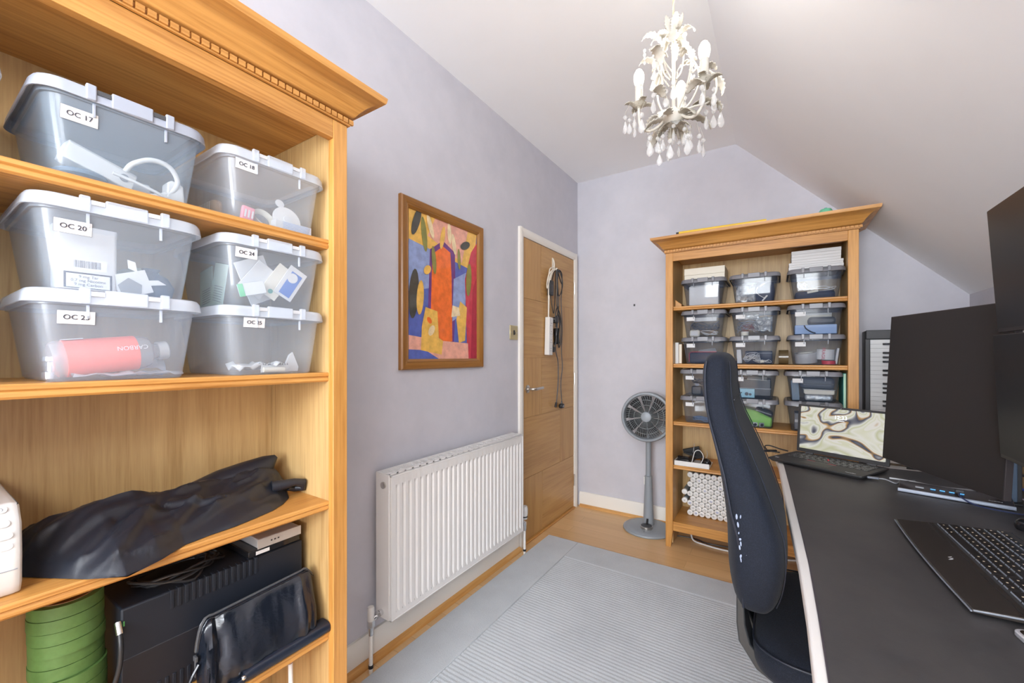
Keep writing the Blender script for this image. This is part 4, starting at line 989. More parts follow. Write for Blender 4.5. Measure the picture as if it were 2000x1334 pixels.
# b2
cable('b2', 'tangle of mixed wires in the upper middle far box, second shelf', -0.020, -0.075, 0.020, mid_gr, 15, 60, 0.060, 0.035, 0.070, 0.0017)
cable('b2', 'red and dark wires in the upper middle far box, second shelf', -0.03, -0.095, 0.025, mat('dark_red_wire', (0.22, 0.05, 0.06), 0.5), 16, 26, 0.030, 0.015, 0.045, 0.0015)
random.seed(32)
t = fit('foil_bag', 'silver anti-static bag in the upper middle far box, second shelf', 'bag', 'b2', 0.045, -0.070, 0.065, (1.2, 0, -0.1)); obj('film', crumple(8, 7, 0.09, 0.09, 0.02), foil, t, solid=0.0008)
t = fit('foil_bag', 'pale foil bag at the top of the upper middle far box, second shelf', 'bag', 'b2', -0.03, -0.065, 0.110, (1.2, 0, 0)); obj('film', crumple(8, 5, 0.11, 0.035, 0.02), foil, t, solid=0.0008)
t = simple('round_tin', 'small round white tin in the upper middle far box, second shelf', 'tin', 'b2', -0.048, -0.105, 0.0035, (0, 0, 0), [('body', MB().lathe([(0.001, 0), (0.020, 0), (0.020, 0.018), (0.001, 0.018)], 20), cream, 0), ('lid', MB().lathe([(0.001, 0.018), (0.021, 0.018), (0.020, 0.023), (0.001, 0.024)], 20), paper, 0)])
# b3
t = simple('blue_carton', 'light blue carton under the black case, upper right far box', 'carton', 'b3', 0, -0.030, 0.0035, (0, 0, 0), [('carton', B(-0.092, 0.092, -0.085, 0.08, 0, 0.050), pale_blue, 0.003), ('flap', B(-0.09, 0.09, -0.0855, -0.0846, 0.036, 0.048), mat('flap_blue', (0.36, 0.48, 0.72), 0.6), 0.0)])
t = simple('black_case', 'black rounded case above the blue carton, upper right far box', 'case', 'b3', 0.030, -0.060, 0.0545, (0, 0.03, 0), [('shell', B(-0.062, 0.058, -0.045, 0.05, 0, 0.042), dark_gr, 0.014), ('zip', B(-0.055, 0.05, -0.0462, -0.0450, 0.018, 0.022), black_pl, 0)])
t = simple('white_carton', 'white carton at the back of the upper right far box', 'carton', 'b3', -0.010, 0.035, 0.0545, (0, 0, 0), [('carton', B(-0.075, 0.09, -0.04, 0.05, 0, 0.070), cream, 0.002), ('edge', B(-0.075, 0.09, -0.0408, -0.0402, 0.06, 0.069), paper, 0)])
t = fit('black_lead', 'black lead draped over the blue carton, upper right far box', 'cable', 'b3', -0.02, -0.122, 0.0035); obj('cord', MB().tube([(-0.03, 0, 0.048), (-0.022, 0, 0.030), (0.0, 0, 0.012), (0.02, 0, 0.004)], 0.0032, 8, spl=5), black_pl, t)
# c1
t = simple('zip_case', 'navy case with red piping in the lower left far box, second shelf', 'case', 'c1', 0.0, -0.060, 0.0035, (0, 0.0, 0), [('shell', B(-0.085, 0.085, -0.05, 0.05, 0, 0.072), navy, 0.012), ('piping', MB().tube([Vector((0.082 * a, -0.0485, 0.036 + 0.034 * b_)) for a, b_ in [(-1, -0.8), (-1, 0.75), (-0.85, 1.0), (0.85, 1.0), (1, 0.75), (1, -0.8)]], 0.0022, 6), red_m, 0)])
t = simple('folded_papers', 'white papers lying over the red-piped case', 'papers', 'c1', 0.018, -0.060, 0.078, (0.35, -0.12, 0.2), [('upper_sheet', B(-0.045, 0.045, -0.03, 0.03, 0.003, 0.005), paper, 0), ('lower_sheet', B(-0.052, 0.040, -0.034, 0.03, 0, 0.002), cream, 0)])
# c2
cable('c2', 'silver tangle of leads in the lower middle far box, second shelf', -0.015, -0.085, 0.012, light_gr, 17, 46, 0.040, 0.025, 0.055, 0.0016)
cable('c2', 'white lead with a flat plug in the lower middle far box, second shelf', 0.04, -0.090, 0.006, white_pl, 18, 18, 0.040, 0.02, 0.022, 0.0018, cream)
t = simple('dark_box', 'dark box at the back of the lower middle far box, second shelf', 'box', 'c2', 0.02, 0.0, 0.0035, (0, 0, 0), [('case', B(-0.07, 0.068, -0.04, 0.05, 0, 0.075), navy, 0.006), ('lid_edge', B(-0.07, 0.068, -0.0412, -0.0403, 0.06, 0.063), mid_gr, 0)])
t = simple('white_sleeve', 'upright white sleeve at the left of the lower middle far box', 'sleeve', 'c2', -0.075, -0.070, 0.006, (0, -0.05, 0), [('sleeve', B(-0.011, 0.012, -0.04, 0.04, 0, 0.080), paper, 0.001), ('fold', B(-0.012, -0.0112, -0.04, 0.04, 0.03, 0.06), cream, 0)])
# c3 tape rolls
def tape(key, label, lx, ly, lz, rot, R, r0, h, m, name='tape_roll'):
    t = fit(name, label, 'tape roll', key, lx, ly, lz, rot)
    obj('tape', MB().lathe([(r0, 0), (R, 0), (R, h), (r0, h), (r0, 0)], 40), m, t)
    obj('core', MB().lathe([(r0 - 0.003, -0.0002), (r0, -0.0002), (r0, h + 0.0002), (r0 - 0.003, h + 0.0002), (r0 - 0.003, -0.0002)], 32), cream, t)
    return t
tape('c3', 'wide grey tape roll in the lower right far box, second shelf', -0.038, -0.062, 0.012, (0.12, -0.08, 0), 0.050, 0.037, 0.055, mat('silver_tape', (0.42, 0.42, 0.42), 0.35))
tw = tape('c3', 'white tape roll printed in red in the lower right far box, second shelf', 0.045, -0.060, 0.030, (0.05, 0.05, 0), 0.040, 0.030, 0.055, paper)
text('lettering', 'FRAGILE', 0.021, (-0.012, -0.0412, 0.026), (H2, H2, 0), red_m, tw, ext=0.0006)
tape('c3', 'small red tape roll on the floor of the lower right far box', 0.058, -0.094, 0.0035, (0, 0, 0), 0.030, 0.018, 0.019, red_m)
t = simple('white_sleeve', 'upright white card at the right of the lower right far box', 'card', 'c3', 0.090, -0.075, 0.006, (0, 0.12, 0), [('card', B(-0.005, 0.004, -0.02, 0.03, 0, 0.085), paper, 0.001), ('edge', B(-0.006, -0.0052, -0.02, 0.03, 0.01, 0.08), light_gr, 0)])
# d1
for k, (lx, lz) in enumerate(((-0.035, 0.004), (0.035, 0.004))):
    t = simple('black_plug', 'black plug adapter in the upper left far box, third shelf, %s of the two' % ('left' if k == 0 else 'right'), 'plug adapter', 'd1', lx, -0.075, lz, (0, 0, 0.2 * k), [('case', B(-0.03, 0.03, -0.025, 0.03, 0, 0.055), black_pl, 0.008), ('pins', B(-0.01, 0.01, -0.003, 0.003, 0.055, 0.07), mid_gr, 0.001)])
cable('d1', 'black leads heaped in the upper left far box, third shelf', 0.0, -0.05, 0.062, black_pl, 19, 34, 0.065, 0.04, 0.045, 0.0022)
# d2
t = simple('pale_blue_carton', 'pale blue carton picturing earphones, upper middle far box, third shelf', 'carton', 'd2', -0.030, -0.090, 0.0035, (0, 0, 0), [('carton', B(-0.055, 0.040, -0.025, 0.025, 0, 0.052), mat('carton_sky', (0.30, 0.55, 0.66), 0.6), 0.002), ('picture', MB().lathe([(0.001, 0), (0.010, 0), (0.001, 0.001)], 16, M=Matrix.Translation((0.0, -0.0256, 0.022)) @ Matrix.Rotation(H2, 4, 'X')).lathe([(0.001, 0), (0.007, 0), (0.001, 0.001)], 16, M=Matrix.Translation((0.018, -0.0256, 0.020)) @ Matrix.Rotation(H2, 4, 'X')), dark_gr, 0)])
t = simple('dark_folder', 'dark folder sloping in the upper middle far box, third shelf', 'folder', 'd2', 0.015, -0.02, 0.012, (0, 0, 0), [('cover', B(-0.085, 0.075, -0.05, 0.05, 0.0, 0.100), black_pl, 0.004), ('band', B(-0.085, 0.075, -0.0508, -0.0502, 0.040, 0.046), mid_gr, 0)])
t = simple('white_envelope', 'cream envelope lying on the dark folder, third shelf', 'envelope', 'd2', 0.02, -0.05, 0.114, (0.3, 0.05, 0), [('envelope', B(-0.05, 0.05, -0.03, 0.03, 0, 0.003), cream, 0.001), ('flap', B(-0.05, 0.05, -0.031, -0.012, 0.003, 0.004), paper, 0)])
# d3
t = simple('grey_zip_case', 'grey rounded zip case at the top of the upper right far box, third shelf', 'case', 'd3', 0.020, -0.055, 0.068, (0, 0.02, 0), [('shell', B(-0.078, 0.075, -0.055, 0.05, 0, 0.062), mat('case_grey', (0.10, 0.11, 0.13), 0.6), 0.018), ('zip', B(-0.070, 0.068, -0.0563, -0.0552, 0.025, 0.030), black_pl, 0)])
t = simple('blue_grey_book', 'blue-grey book standing at the left of the upper right far box', 'book', 'd3', -0.072, -0.085, 0.0035, (0, -0.06, 0), [('cover', B(-0.020, 0.014, -0.03, 0.08, 0, 0.108), mat('book_slate', (0.16, 0.22, 0.28), 0.6), 0.002), ('page_block', B(-0.017, 0.011, -0.028, 0.075, 0.1081, 0.1090), cream, 0)])
t = simple('clear_pouch', 'clear pouch of fittings at the bottom of the upper right far box, third shelf', 'pouch', 'd3', 0.025, -0.080, 0.0035, (0, 0, 0), [('pouch', B(-0.060, 0.062, -0.03, 0.03, 0, 0.034), foil, 0.010), ('strip', B(-0.06, 0.062, -0.0312, -0.0303, 0.036, 0.048), cream, 0.0)])
t = simple('cream_tray', 'cream tray between the grey zip case and the clear pouch', 'tray', 'd3', 0.025, -0.050, 0.040, (0, 0.02, 0), [('tray', B(-0.065, 0.07, -0.05, 0.05, 0, 0.022), cream, 0.004), ('rim', B(-0.068, 0.073, -0.052, 0.052, 0.0221, 0.0250), paper, 0.001)])
# e1
cable('e1', 'coil of blue-grey lead on the floor of the lower left far box, third shelf', 0.0, -0.07, 0.002, mat('lead_blue_grey', (0.16, 0.22, 0.34), 0.4), 21, 30, 0.055, 0.035, 0.026, 0.003)
# e2
gcl = noisy('green_cloth', (0.16, 0.42, 0.06), (0.26, 0.58, 0.10), 10.0, 0.85)
t = fit('green_cloth', 'bright green cloth sloping in the lower middle far box, third shelf', 'cloth', 'e2', 0.0, -0.03, 0.0035)
obj('fold', MB().prism([(-0.095, 0), (0.092, 0), (0.097, 0.050), (0.02, 0.088), (-0.100, 0.112)], 'y', -0.075, 0.07), gcl, t, bevel=0.010)
t = simple('black_case', 'black case lying on the green cloth, third shelf', 'case', 'e2', 0.050, -0.050, 0.070, (0, 0.30, 0), [('shell', B(-0.045, 0.045, -0.045, 0.04, 0, 0.032), black_pl, 0.012), ('zip', B(-0.04, 0.04, -0.0462, -0.0452, 0.014, 0.018), mid_gr, 0)])
for k, lx in enumerate((-0.020, 0.012, 0.044)):
    t = simple('webcam', 'small round camera on the floor of the lower middle far box, %s of three' % ('left', 'centre', 'right')[k], 'camera', 'e2', lx, -0.114, 0.0035, (0, 0, 0.2 * k), [('case', B(-0.013, 0.013, -0.006, 0.006, 0, 0.024), (dark_gr, light_gr, mid_gr)[k], 0.004), ('lens', MB().lathe([(0.001, 0), (0.008, 0), (0.008, 0.002), (0.001, 0.002)], 16, M=Matrix.Translation((0, -0.006, 0.012)) @ Matrix.Rotation(H2, 4, 'X')), black_gl, 0)])
# e3
t = simple('grey_carton', 'grey carton in the far box behind the laptop screen', 'carton', 'e3', 0, -0.04, 0.0035, (0, 0, 0), [('carton', B(-0.08, 0.08, -0.06, 0.06, 0, 0.09), mid_gr, 0.003), ('tape_strip', B(-0.08, 0.08, -0.0608, -0.0602, 0.04, 0.055), light_gr, 0)])

# loose things on the far shelves
def wbox(label, x0, x1, z0, z1, y0=2.792, y1=3.0, dz=0.0):
    t = thing('white_box', label, 'box', ((x0 + x1) / 2, (y0 + y1) / 2, z0), group='white card boxes on the far bookcase box lids')
    hx, hy = (x1 - x0) / 2, (y1 - y0) / 2
    obj('base', MB().box(-hx, hx, -hy, hy, 0, (z1 - z0) * 0.45), cream if 'single' in label else paper, t, bevel=0.001)
    obj('lid', MB().box(-hx - 0.0008, hx + 0.0008, -hy - 0.0008, hy + 0.0008, (z1 - z0) * 0.46, z1 - z0 - 0.0004), cream if 'single' in label else paper, t, bevel=0.001)
zt = F1 + 0.1637
wbox('single cream card box lying on the top left box lid of the far bookcase', -0.497, -0.268, zt, 1.752)
hts = [(0.055, 0.297, 0.024, 'lowest of the four white card boxes piled on the top right lid'), (0.056, 0.296, 0.024, 'second white card box from the bottom of the pile on the top right lid'),
       (0.068, 0.286, 0.030, 'third white card box from the bottom of the pile on the top right lid'), (0.068, 0.287, 0.034, 'topmost white card box of the pile on the top right lid')]
z = zt
for x0, x1, h, l in hts: wbox(l, x0, x1, z, z + h); z += h
t = thing('wooden_block', 'small stepped wooden block at the left end of the far top shelf', 'wooden block', (-0.528, 2.80, 1.5102))
obj('block', MB().prism([(-0.020, 0), (0.018, 0), (0.018, 0.018), (0.0, 0.030), (-0.020, 0.048)], 'y', -0.03, 0.09), oak['y'], t, bevel=0.001)
obj('slots', MB().prism([(-0.0206, 0.008), (-0.0201, 0.008), (-0.0201, 0.040), (-0.0206, 0.040)], 'y', -0.02, 0.07), tan_m, t)
for k, (x, w_, h, m, l) in enumerate(((-0.540, 0.020, 0.135, paper, 'white book standing at the left end of the far second shelf'), (-0.519, 0.019, 0.125, card_br, 'brown book standing beside the white book on the far second shelf'))):
    t = thing('book', l, 'book', (x, 2.84, 1.1502), group='two books on the far second shelf')
    obj('cover', MB().box(-w_ / 2, w_ / 2, -0.06, 0.09, 0, h), m, t, bevel=0.001)
    obj('page_block', MB().box(-w_ / 2 + 0.002, w_ / 2 - 0.002, -0.0606, -0.0602, 0.003, h - 0.003), cream if k else paper, t)
t = thing('brown_tape_roll', 'shiny brown parcel tape roll on the shelf between two far boxes', 'tape roll', (0.0315, 2.93, 1.1502 + 0.0425), rot=(0, H2, 0))
pt = mat('parcel_tape', (0.16, 0.11, 0.055), 0.2)
obj('tape', MB().lathe([(0.036, -0.024), (0.042, -0.024), (0.042, 0.024), (0.036, 0.024), (0.036, -0.024)], 40), pt, t)
obj('core', MB().lathe([(0.033, -0.024), (0.036, -0.024), (0.036, 0.024), (0.033, 0.024), (0.033, -0.024)], 40), card_br, t)
t = thing('teal_book', 'teal book standing upright at the right end of the far third shelf', 'book', (0.2955, 2.83, 0.7872))
obj('cover', MB().box(-0.004, 0.0085, -0.07, 0.12, 0, 0.320), teal_m, t, bevel=0.001)
obj('page_block', MB().box(-0.002, 0.007, -0.0706, -0.0702, 0.003, 0.317), pgreen, t)
# fourth shelf: white tray, black cases, glasses, leads
t = thing('white_tray', 'shallow white tray at the front of the far fourth shelf', 'tray', (-0.44, 2.81, 0.5122))
obj('base', MB().box(-0.105, 0.095, -0.082, 0.10, 0, 0.006), white_pl, t, bevel=0.002)
obj('front_lip', MB().box(-0.105, 0.095, -0.084, -0.080, 0.0, 0.030), white_pl, t, bevel=0.001)
obj('side_lip', MB().box(-0.106, -0.102, -0.08, 0.10, 0.0, 0.030), white_pl, t, bevel=0.001)
t = thing('black_case', 'black hard case lying at the left of the white tray', 'case', (-0.495, 2.815, 0.5185), rot=(0, 0, -0.15))
obj('base', MB().box(-0.035, 0.040, -0.05, 0.07, 0, 0.030), black_pl, t, bevel=0.008)
obj('lid', MB().box(-0.035, 0.040, -0.05, 0.07, 0.0305, 0.046), black_gl, t, bevel=0.008)
t = thing('black_folder', 'black flat case leaning behind the hard case on the white tray', 'case', (-0.455, 2.93, 0.5185), rot=(0.1, -0.30, 0.0))
obj('cover', MB().box(-0.055, 0.05, -0.01, 0.006, 0, 0.078), black_pl, t, bevel=0.003)
t = thing('glasses', 'dark-framed spectacles with pale arms on the white tray', 'glasses', (-0.415, 2.825, 0.560), rot=(0.5, 0.5, 0.3))
obj('frame', MB().tube([(0.020 * math.cos(a) - 0.023, 0, 0.015 * math.sin(a)) for a in [i * PI / 8 for i in range(16)]], 0.0017, 6, closed=True).tube([(0.020 * math.cos(a) + 0.023, 0, 0.015 * math.sin(a)) for a in [i * PI / 8 for i in range(16)]], 0.0017, 6, closed=True), black_pl, t)
for s in (-1, 1): obj('arm', MB().tube([(s * 0.043, 0, 0.004), (s * 0.045, 0.06, 0.006), (s * 0.043, 0.11, -0.006)], 0.0017, 6, spl=3), light_gr, t)
t = thing('white_lead', 'white lead looped over the spectacles on the far fourth shelf', 'cable', (-0.44, 2.80, 0.5185))
obj('cord', MB().tube([(-0.01, -0.04, 0.004), (0.0, -0.04, 0.05), (0.01, -0.03, 0.085), (0.035, -0.02, 0.090), (0.055, -0.02, 0.055), (0.04, -0.04, 0.012), (0.01, -0.05, 0.004), (0.03, -0.06, 0.004), (0.06, -0.05, 0.004)], 0.0024, 8, spl=5), white_pl, t)
t = thing('computer_mouse', 'black rounded mouse at the right of the white tray', 'computer mouse', (-0.372, 2.800, 0.5185), rot=(0, 0, 0.5))
obj('shell', MB().sphere((0, 0, 0.020), 0.030, 18, sc_=(0.95, 1.3, 0.75)), black_gl, t)
obj('wheel', MB().tube([(-0.002, -0.030, 0.036), (0.002, -0.030, 0.036)], 0.006, 12), dark_gr, t)

# the numbered round-capped tubes on the far bottom shelf
nums = {0: [1, 2, 3, 4, 5, 6, 7, 8, 9, 10], 1: [11, 12, 13, 14, 15, 16, 17, 18, 19], 2: [21, 22, 23, 24, 25, 26, 27, 28, 29, 30], 3: [31, 35, 32, 33, 34, 37, 36, 38, 39], 4: [41, 13, 45, 42, 43, 44, 46, 47, 48, 49],
        5: [60, 55, 43, 63, 51, 52, 53, 54, 56], 6: [40, 59, 57, 58, 61, 62, 69, 64, 65, 66], 7: [70, 71, 73, 67, 68, 72, 74, 75, 76], 8: [77, 78, 80, 79, 81, 82, 83, 84, 85, 86]}
R = 0.0176; rowh = R * 1.745; zb = 0.1604 + R
rown = ['top', 'second', 'third', 'fourth', 'fifth', 'sixth', 'seventh', 'eighth', 'bottom']
cap_m = mat('cap_white', (0.80, 0.80, 0.78), 0.45); tube_m = mat('tube_grey', (0.35, 0.40, 0.42), 0.5)
proto = None
for r in range(9):
    z = zb + (8 - r) * rowh
    n = len(nums[r])
    for c in range(n):
        x = -0.478 + (0.0 if r % 2 == 0 else R) + c * 2 * R + 0.0002 * c
        num = nums[r][c]
        lab_ = 'white-capped tube numbered %d in the %s row of the far bottom shelf stack' % (num, rown[r])
        if proto is None:
            proto = o = thing('numbered_tube', lab_, 'tube', (x, 2.875, z), group='numbered tubes stacked on the far bottom shelf')
            obj('cap', MB().lathe([(0.001, 0), (R * 0.86, 0), (R * 0.97, 0.0015), (R * 0.985, 0.004), (R * 0.985, 0.020), (R * 0.94, 0.020)], 28, M=Matrix.Rotation(-H2, 4, 'X')), cap_m, o)
            obj('barrel', MB().lathe([(R * 0.90, 0.018), (R * 0.90, 0.140), (0.001, 0.140)], 20, M=Matrix.Rotation(-H2, 4, 'X')), tube_m, o)
            protos = list(o.children)
        else:
            o = proto.copy(); COL.objects.link(o); o.location = (x, 2.875 + ((r * 7 + c * 5) % 4) * 0.001, z)
            for k in protos:
                q = k.copy(); COL.objects.link(q); q.parent = o
            o['label'] = lab_
        text('number', str(num), 0.0150, (0, -0.0007, 0), (H2, ((r * 5 + c * 3) % 7 - 3) * 0.10, 0), ink_blue if (r * 3 + c) % 7 == 4 else ink_grey, o)
for k, (z, nm) in enumerate(((0.2925, 0), (0.237, 99))):
    pass
for k, (zz, num) in enumerate(((zb + 2.5 * rowh, '4'), (zb + 4.3 * rowh, ''))):
    o = proto.copy(); COL.objects.link(o); o.location = (-0.478 - 1.75 * R - 0.001, 2.866, zz)
    o['label'] = 'white-capped tube lodged left of the stack, %s one' % ('lower' if k == 0 else 'upper')
    for q_ in protos:
        q = q_.copy(); COL.objects.link(q); q.parent = o
    if num: text('number', num, 0.015, (0, -0.0007, 0), (H2, 0.8, 0), ink_grey, o)
# cords and box on the floor under the bookcase
t = thing('white_cable', 'white cable lying on the floor under the far bookcase', 'cable', (-0.47, 2.87, 0.0))
obj('cord', MB().tube([(0.005, 0.03, 0.06), (0.0, 0.01, 0.030), (0.02, -0.015, 0.008), (0.08, -0.035, 0.006), (0.20, -0.05, 0.006), (0.40, -0.03, 0.006), (0.6, 0.05, 0.006)], 0.0055, 10, spl=6), white_pl, t)
t = thing('black_cable', 'black cable running along the floor behind the white one', 'cable', (-0.57, 2.88, 0.0))
obj('cord', MB().tube([(0.0, 0.0, 0.004), (0.10, 0.02, 0.004), (0.2, -0.01, 0.004), (0.35, 0.01, 0.004), (0.6, 0.06, 0.004)], 0.0035, 8, spl=6), black_pl, t)
# on top of the far bookcase
t = thing('yellow_tube', 'yellow rod with a black end lying on top of the far bookcase', 'rod', (-0.50, 2.636, 1.9445))
obj('rod', MB().tube([(0, 0, 0), (0.45, 0.014, 0.0)], 0.0082, 14), yellow_m, t)
obj('end_cap', MB().tube([(-0.016, -0.0005, 0), (-0.0005, 0, 0)], 0.006, 12), black_pl, t)
t = thing('green_pot', 'small round green object peeking over the far bookcase cornice', 'pot', (0.215, 2.72, 1.9375))
obj('body', MB().lathe([(0.001, 0), (0.030, 0), (0.031, 0.022), (0.024, 0.036), (0.001, 0.039)], 24), mat('mint_green', (0.15, 0.50, 0.30), 0.5), t)
obj('knob', MB().lathe([(0.001, 0.039), (0.008, 0.039), (0.006, 0.044), (0.001, 0.045)], 16), teal_m, t)
# ------------------------------------------------------------------ desk
DT = 0.740
t = thing('desk', 'white-edged standing desk under the sloping ceiling, most of its top under a black mat', 'desk', (0.45, 1.30, 0.0))
edge = [(-0.010, 2.270), (0.004, 2.09), (0.015, 1.80), (0.023, 1.526), (0.032, 1.30), (0.040, 1.108), (0.044, 0.896), (0.044, 0.60), (0.036, 0.10)]
poly = [(x - 0.45, y - 1.30) for x, y in edge] + [(0.812 - 0.45, 0.10 - 1.30), (0.812 - 0.45, 2.27 - 1.30)]
desk_m = mat('desk_white', (0.72, 0.70, 0.68), 0.4)
obj('desktop', MB().prism(poly, 'z', DT - 0.028, DT), desk_m, t, bevel=0.004, seg=3)
for y in (-0.95, 0.90):
    lg = obj('leg', MB().box(0.0, 0.07, y - 0.04, y + 0.04, 0.0605, DT - 0.029), desk_m, t, bevel=0.004)
    obj('foot', MB().box(-0.30, 0.33, y - 0.035, y + 0.035, 0.013, 0.060), desk_m, t, bevel=0.006)
obj('crossbar', MB().box(0.01, 0.06, -0.909, 0.859, DT - 0.10, DT - 0.04), desk_m, t, bevel=0.003)
mt = mat('desk_mat_leather', (0.04, 0.038, 0.04), 0.48); nt, b = nodes(mt)
nz = tex_noise(nt, (1, 1, 1), 420.0, 4, 0.7); bump(nt, b, nz.outputs['Fac'], 0.3, 0.0006)
n2 = tex_noise(nt, (1, 1, 1), 5.0, 6, 0.7); r_ = ramp(nt, n2.outputs['Fac'], [(0.35, (0.036, 0.034, 0.036)), (0.75, (0.060, 0.056, 0.055))]); nt.links.new(r_.outputs[0], b.inputs['Base Color'])
me_ = [(0.010, 2.235), (0.024, 2.05), (0.034, 1.80), (0.044, 1.526), (0.052, 1.30), (0.058, 1.108), (0.060, 0.90), (0.060, 0.60), (0.056, 0.16)]
mp_ = [(x - 0.45, y - 1.30) for x, y in me_] + [(0.785 - 0.45, 0.16 - 1.30), (0.785 - 0.45, 2.235 - 1.30)]
t = thing('desk_mat', 'large black leather-look mat covering the desk top', 'desk mat', (0.45, 1.30, DT + 0.0005))
obj('sheet', MB().prism(mp_, 'z', 0, 0.0022), mt, t, bevel=0.0008)
obj('edge_binding', MB().tube([Vector((x - 0.45 + 0.0015, y - 1.30, 0.0018)) for x, y in me_[1:]], 0.0016, 6), mat('binding', (0.05, 0.04, 0.05), 0.6), t)
ZD = DT + 0.0030

# ------------------------------------------------------------------ laptop
a = math.radians(-28.0)
t = thing('laptop', 'open black laptop showing 12:33 over a swirling pale wallpaper', 'laptop', (-0.035, 2.105, ZD), rz=a)
lp_m = mat('laptop_black', (0.030, 0.029, 0.030), 0.55)
obj('base', MB().loft([rrect(0.160, 0.110, 0.012, 4, 0.0025, 0.1675, 0.1175), rrect(0.1675, 0.1175, 0.010, 4, 0.011, 0.1675, 0.1175), rrect(0.1675, 0.1175, 0.010, 4, 0.0165, 0.1675, 0.1175)]), lp_m, t, bevel=0.001)
for x, y in ((0.02, 0.02), (0.315, 0.02), (0.02, 0.215), (0.315, 0.215)): obj('foot', MB().box(x - 0.01, x + 0.01, y - 0.003, y + 0.003, 0, 0.003), black_pl, t)
kb = obj('keyboard_bed', MB().box(0.018, 0.317, 0.100, 0.212, 0.0160, 0.0167), black_mt, t)
key_m = mat('key_black', (0.035, 0.035, 0.037), 0.38)
rows_ = [(0.197, 0.0125, 14), (0.180, 0.0155, 13), (0.162, 0.0155, 13), (0.144, 0.0155, 12), (0.126, 0.0155, 11), (0.108, 0.0155, 9)]
cnt = 0
for ry, kh, n in rows_:
    x = 0.021; wt = 0.293
    ws = [1.0] * n
    if n == 12: ws[0] = 1.4; ws[-1] = 1.7
    if n == 11: ws[0] = 2.0; ws[-1] = 2.1
    if n == 9: ws[4] = 5.0
    u = wt / sum(ws)
    for q in ws:
        k = obj('key', MB().loft([rrect(u * q / 2 - 0.0013, kh / 2 - 0.0008, 0.002, 2, 0.0164, x + u * q / 2, ry), rrect(u * q / 2 - 0.0018, kh / 2 - 0.0013, 0.002, 2, 0.0182, x + u * q / 2, ry)]).box(x + u * q / 2 - 0.002, x + u * q / 2 + 0.001, ry - 0.001, ry + 0.002, 0.0182, 0.01835, 1), [key_m, light_gr], t)
        x += u * q; cnt += 1
obj('pointing_stick', MB().sphere((0.162, 0.153, 0.0190), 0.0035, 10), red_m, t)
tp = obj('touchpad', MB().box(0.110, 0.215, 0.022, 0.082, 0.0163, 0.0168), mat('touchpad', (0.022, 0.022, 0.023), 0.45), t)
for x0 in (0.110, 0.185): obj('red_line', MB().box(x0, x0 + 0.030, 0.0935, 0.0948, 0.0165, 0.0170), red_m, t)
obj('button_bar', MB().box(0.110, 0.215, 0.084, 0.0975, 0.0160, 0.01655), key_m, t)
obj('palm_sticker', MB().box(0.014, 0.028, 0.028, 0.040, 0.0164, 0.0168), light_gr, t)
text('lettering', 'ThinkPad', 0.009, (0.290, 0.020, 0.0166), (0, 0, 0), light_gr, t)
# screen half
Mh = Matrix.Translation((0.1675, 0.232, 0.014)) @ Matrix.Rotation(math.radians(-5), 4, 'X')
so = obj('screen_lid', MB().loft([[Mh @ Vector((p.x, 0.0, p.y)) for p in rrect(0.1665, 0.108, 0.006, 4, 0, 0, 0.113)], [Mh @ Vector((p.x, 0.0075, p.y)) for p in rrect(0.1665, 0.108, 0.006, 4, 0, 0, 0.113)]], smooth=False), lp_m, t, bevel=0.001)
scr = bpy.data.materials.new('laptop_wallpaper'); scr.use_nodes = True; nt = scr.node_tree; b = nt.nodes['Principled BSDF']
tc = nt.nodes.new('ShaderNodeTexCoord'); mp = nt.nodes.new('ShaderNodeMapping'); mp.inputs['Scale'].default_value = (1, 1, 1.5); mp.inputs['Rotation'].default_value = (0, 0.5, 0)
nz = nt.nodes.new('ShaderNodeTexNoise'); nz.inputs['Scale'].default_value = 4.2; nz.inputs['Detail'].default_value = 1.6; nz.inputs['Distortion'].default_value = 1.6
nt.links.new(tc.outputs['Object'], mp.inputs[0]); nt.links.new(mp.outputs[0], nz.inputs['Vector'])
mm = nt.nodes.new('ShaderNodeMath'); mm.operation = 'MULTIPLY'; mm.inputs[1].default_value = 5.0
ff = nt.nodes.new('ShaderNodeMath'); ff.operation = 'FRACT'
nt.links.new(nz.outputs['Fac'], mm.inputs[0]); nt.links.new(mm.outputs[0], ff.inputs[0])
r_ = ramp(nt, ff.outputs[0], [(0.0, (0.75, 0.74, 0.55)), (0.14, (0.86, 0.84, 0.78)), (0.30, (0.62, 0.62, 0.40)), (0.44, (0.85, 0.85, 0.78)), (0.60, (0.22, 0.22, 0.25)), (0.70, (0.05, 0.06, 0.10)), (0.80, (0.55, 0.33, 0.12)), (0.90, (0.85, 0.82, 0.76))])
b.inputs['Base Color'].default_value = (0.01, 0.01, 0.01, 1); b.inputs['Roughness'].default_value = 0.35
nt.links.new(r_.outputs[0], b.inputs['Emission Color']); b.inputs['Emission Strength'].default_value = 0.55
mb = MB().box(-0.155, 0.155, -0.0006, 0.0001, 0.022, 0.212).tf(Mh)
dsp = obj('display', mb, scr, t)
em_w = mat('screen_text', (0.9, 0.9, 0.9), 0.5, emit=(1, 1, 1), estr=0.65)
tx = Mh @ Vector((0.0, -0.0009, 0.176))
text('clock', '12:33', 0.022, tx, (H2 - math.radians(5), 0, 0), em_w, dsp)
obj('date_line', MB().box(-0.014, 0.014, -0.0010, -0.0007, 0.1612, 0.1626).tf(Mh), em_w, dsp)
obj('camera_dot', MB().sphere(Mh @ Vector((0, -0.0003, 0.2165)), 0.0014, 8), light_gr, t)
obj('hinge', MB().tube([(0.04, 0.232, 0.016), (0.07, 0.232, 0.016)], 0.0048, 10), dark_gr, t)
obj('hinge', MB().tube([(0.265, 0.232, 0.016), (0.295, 0.232, 0.016)], 0.0048, 10), dark_gr, t)
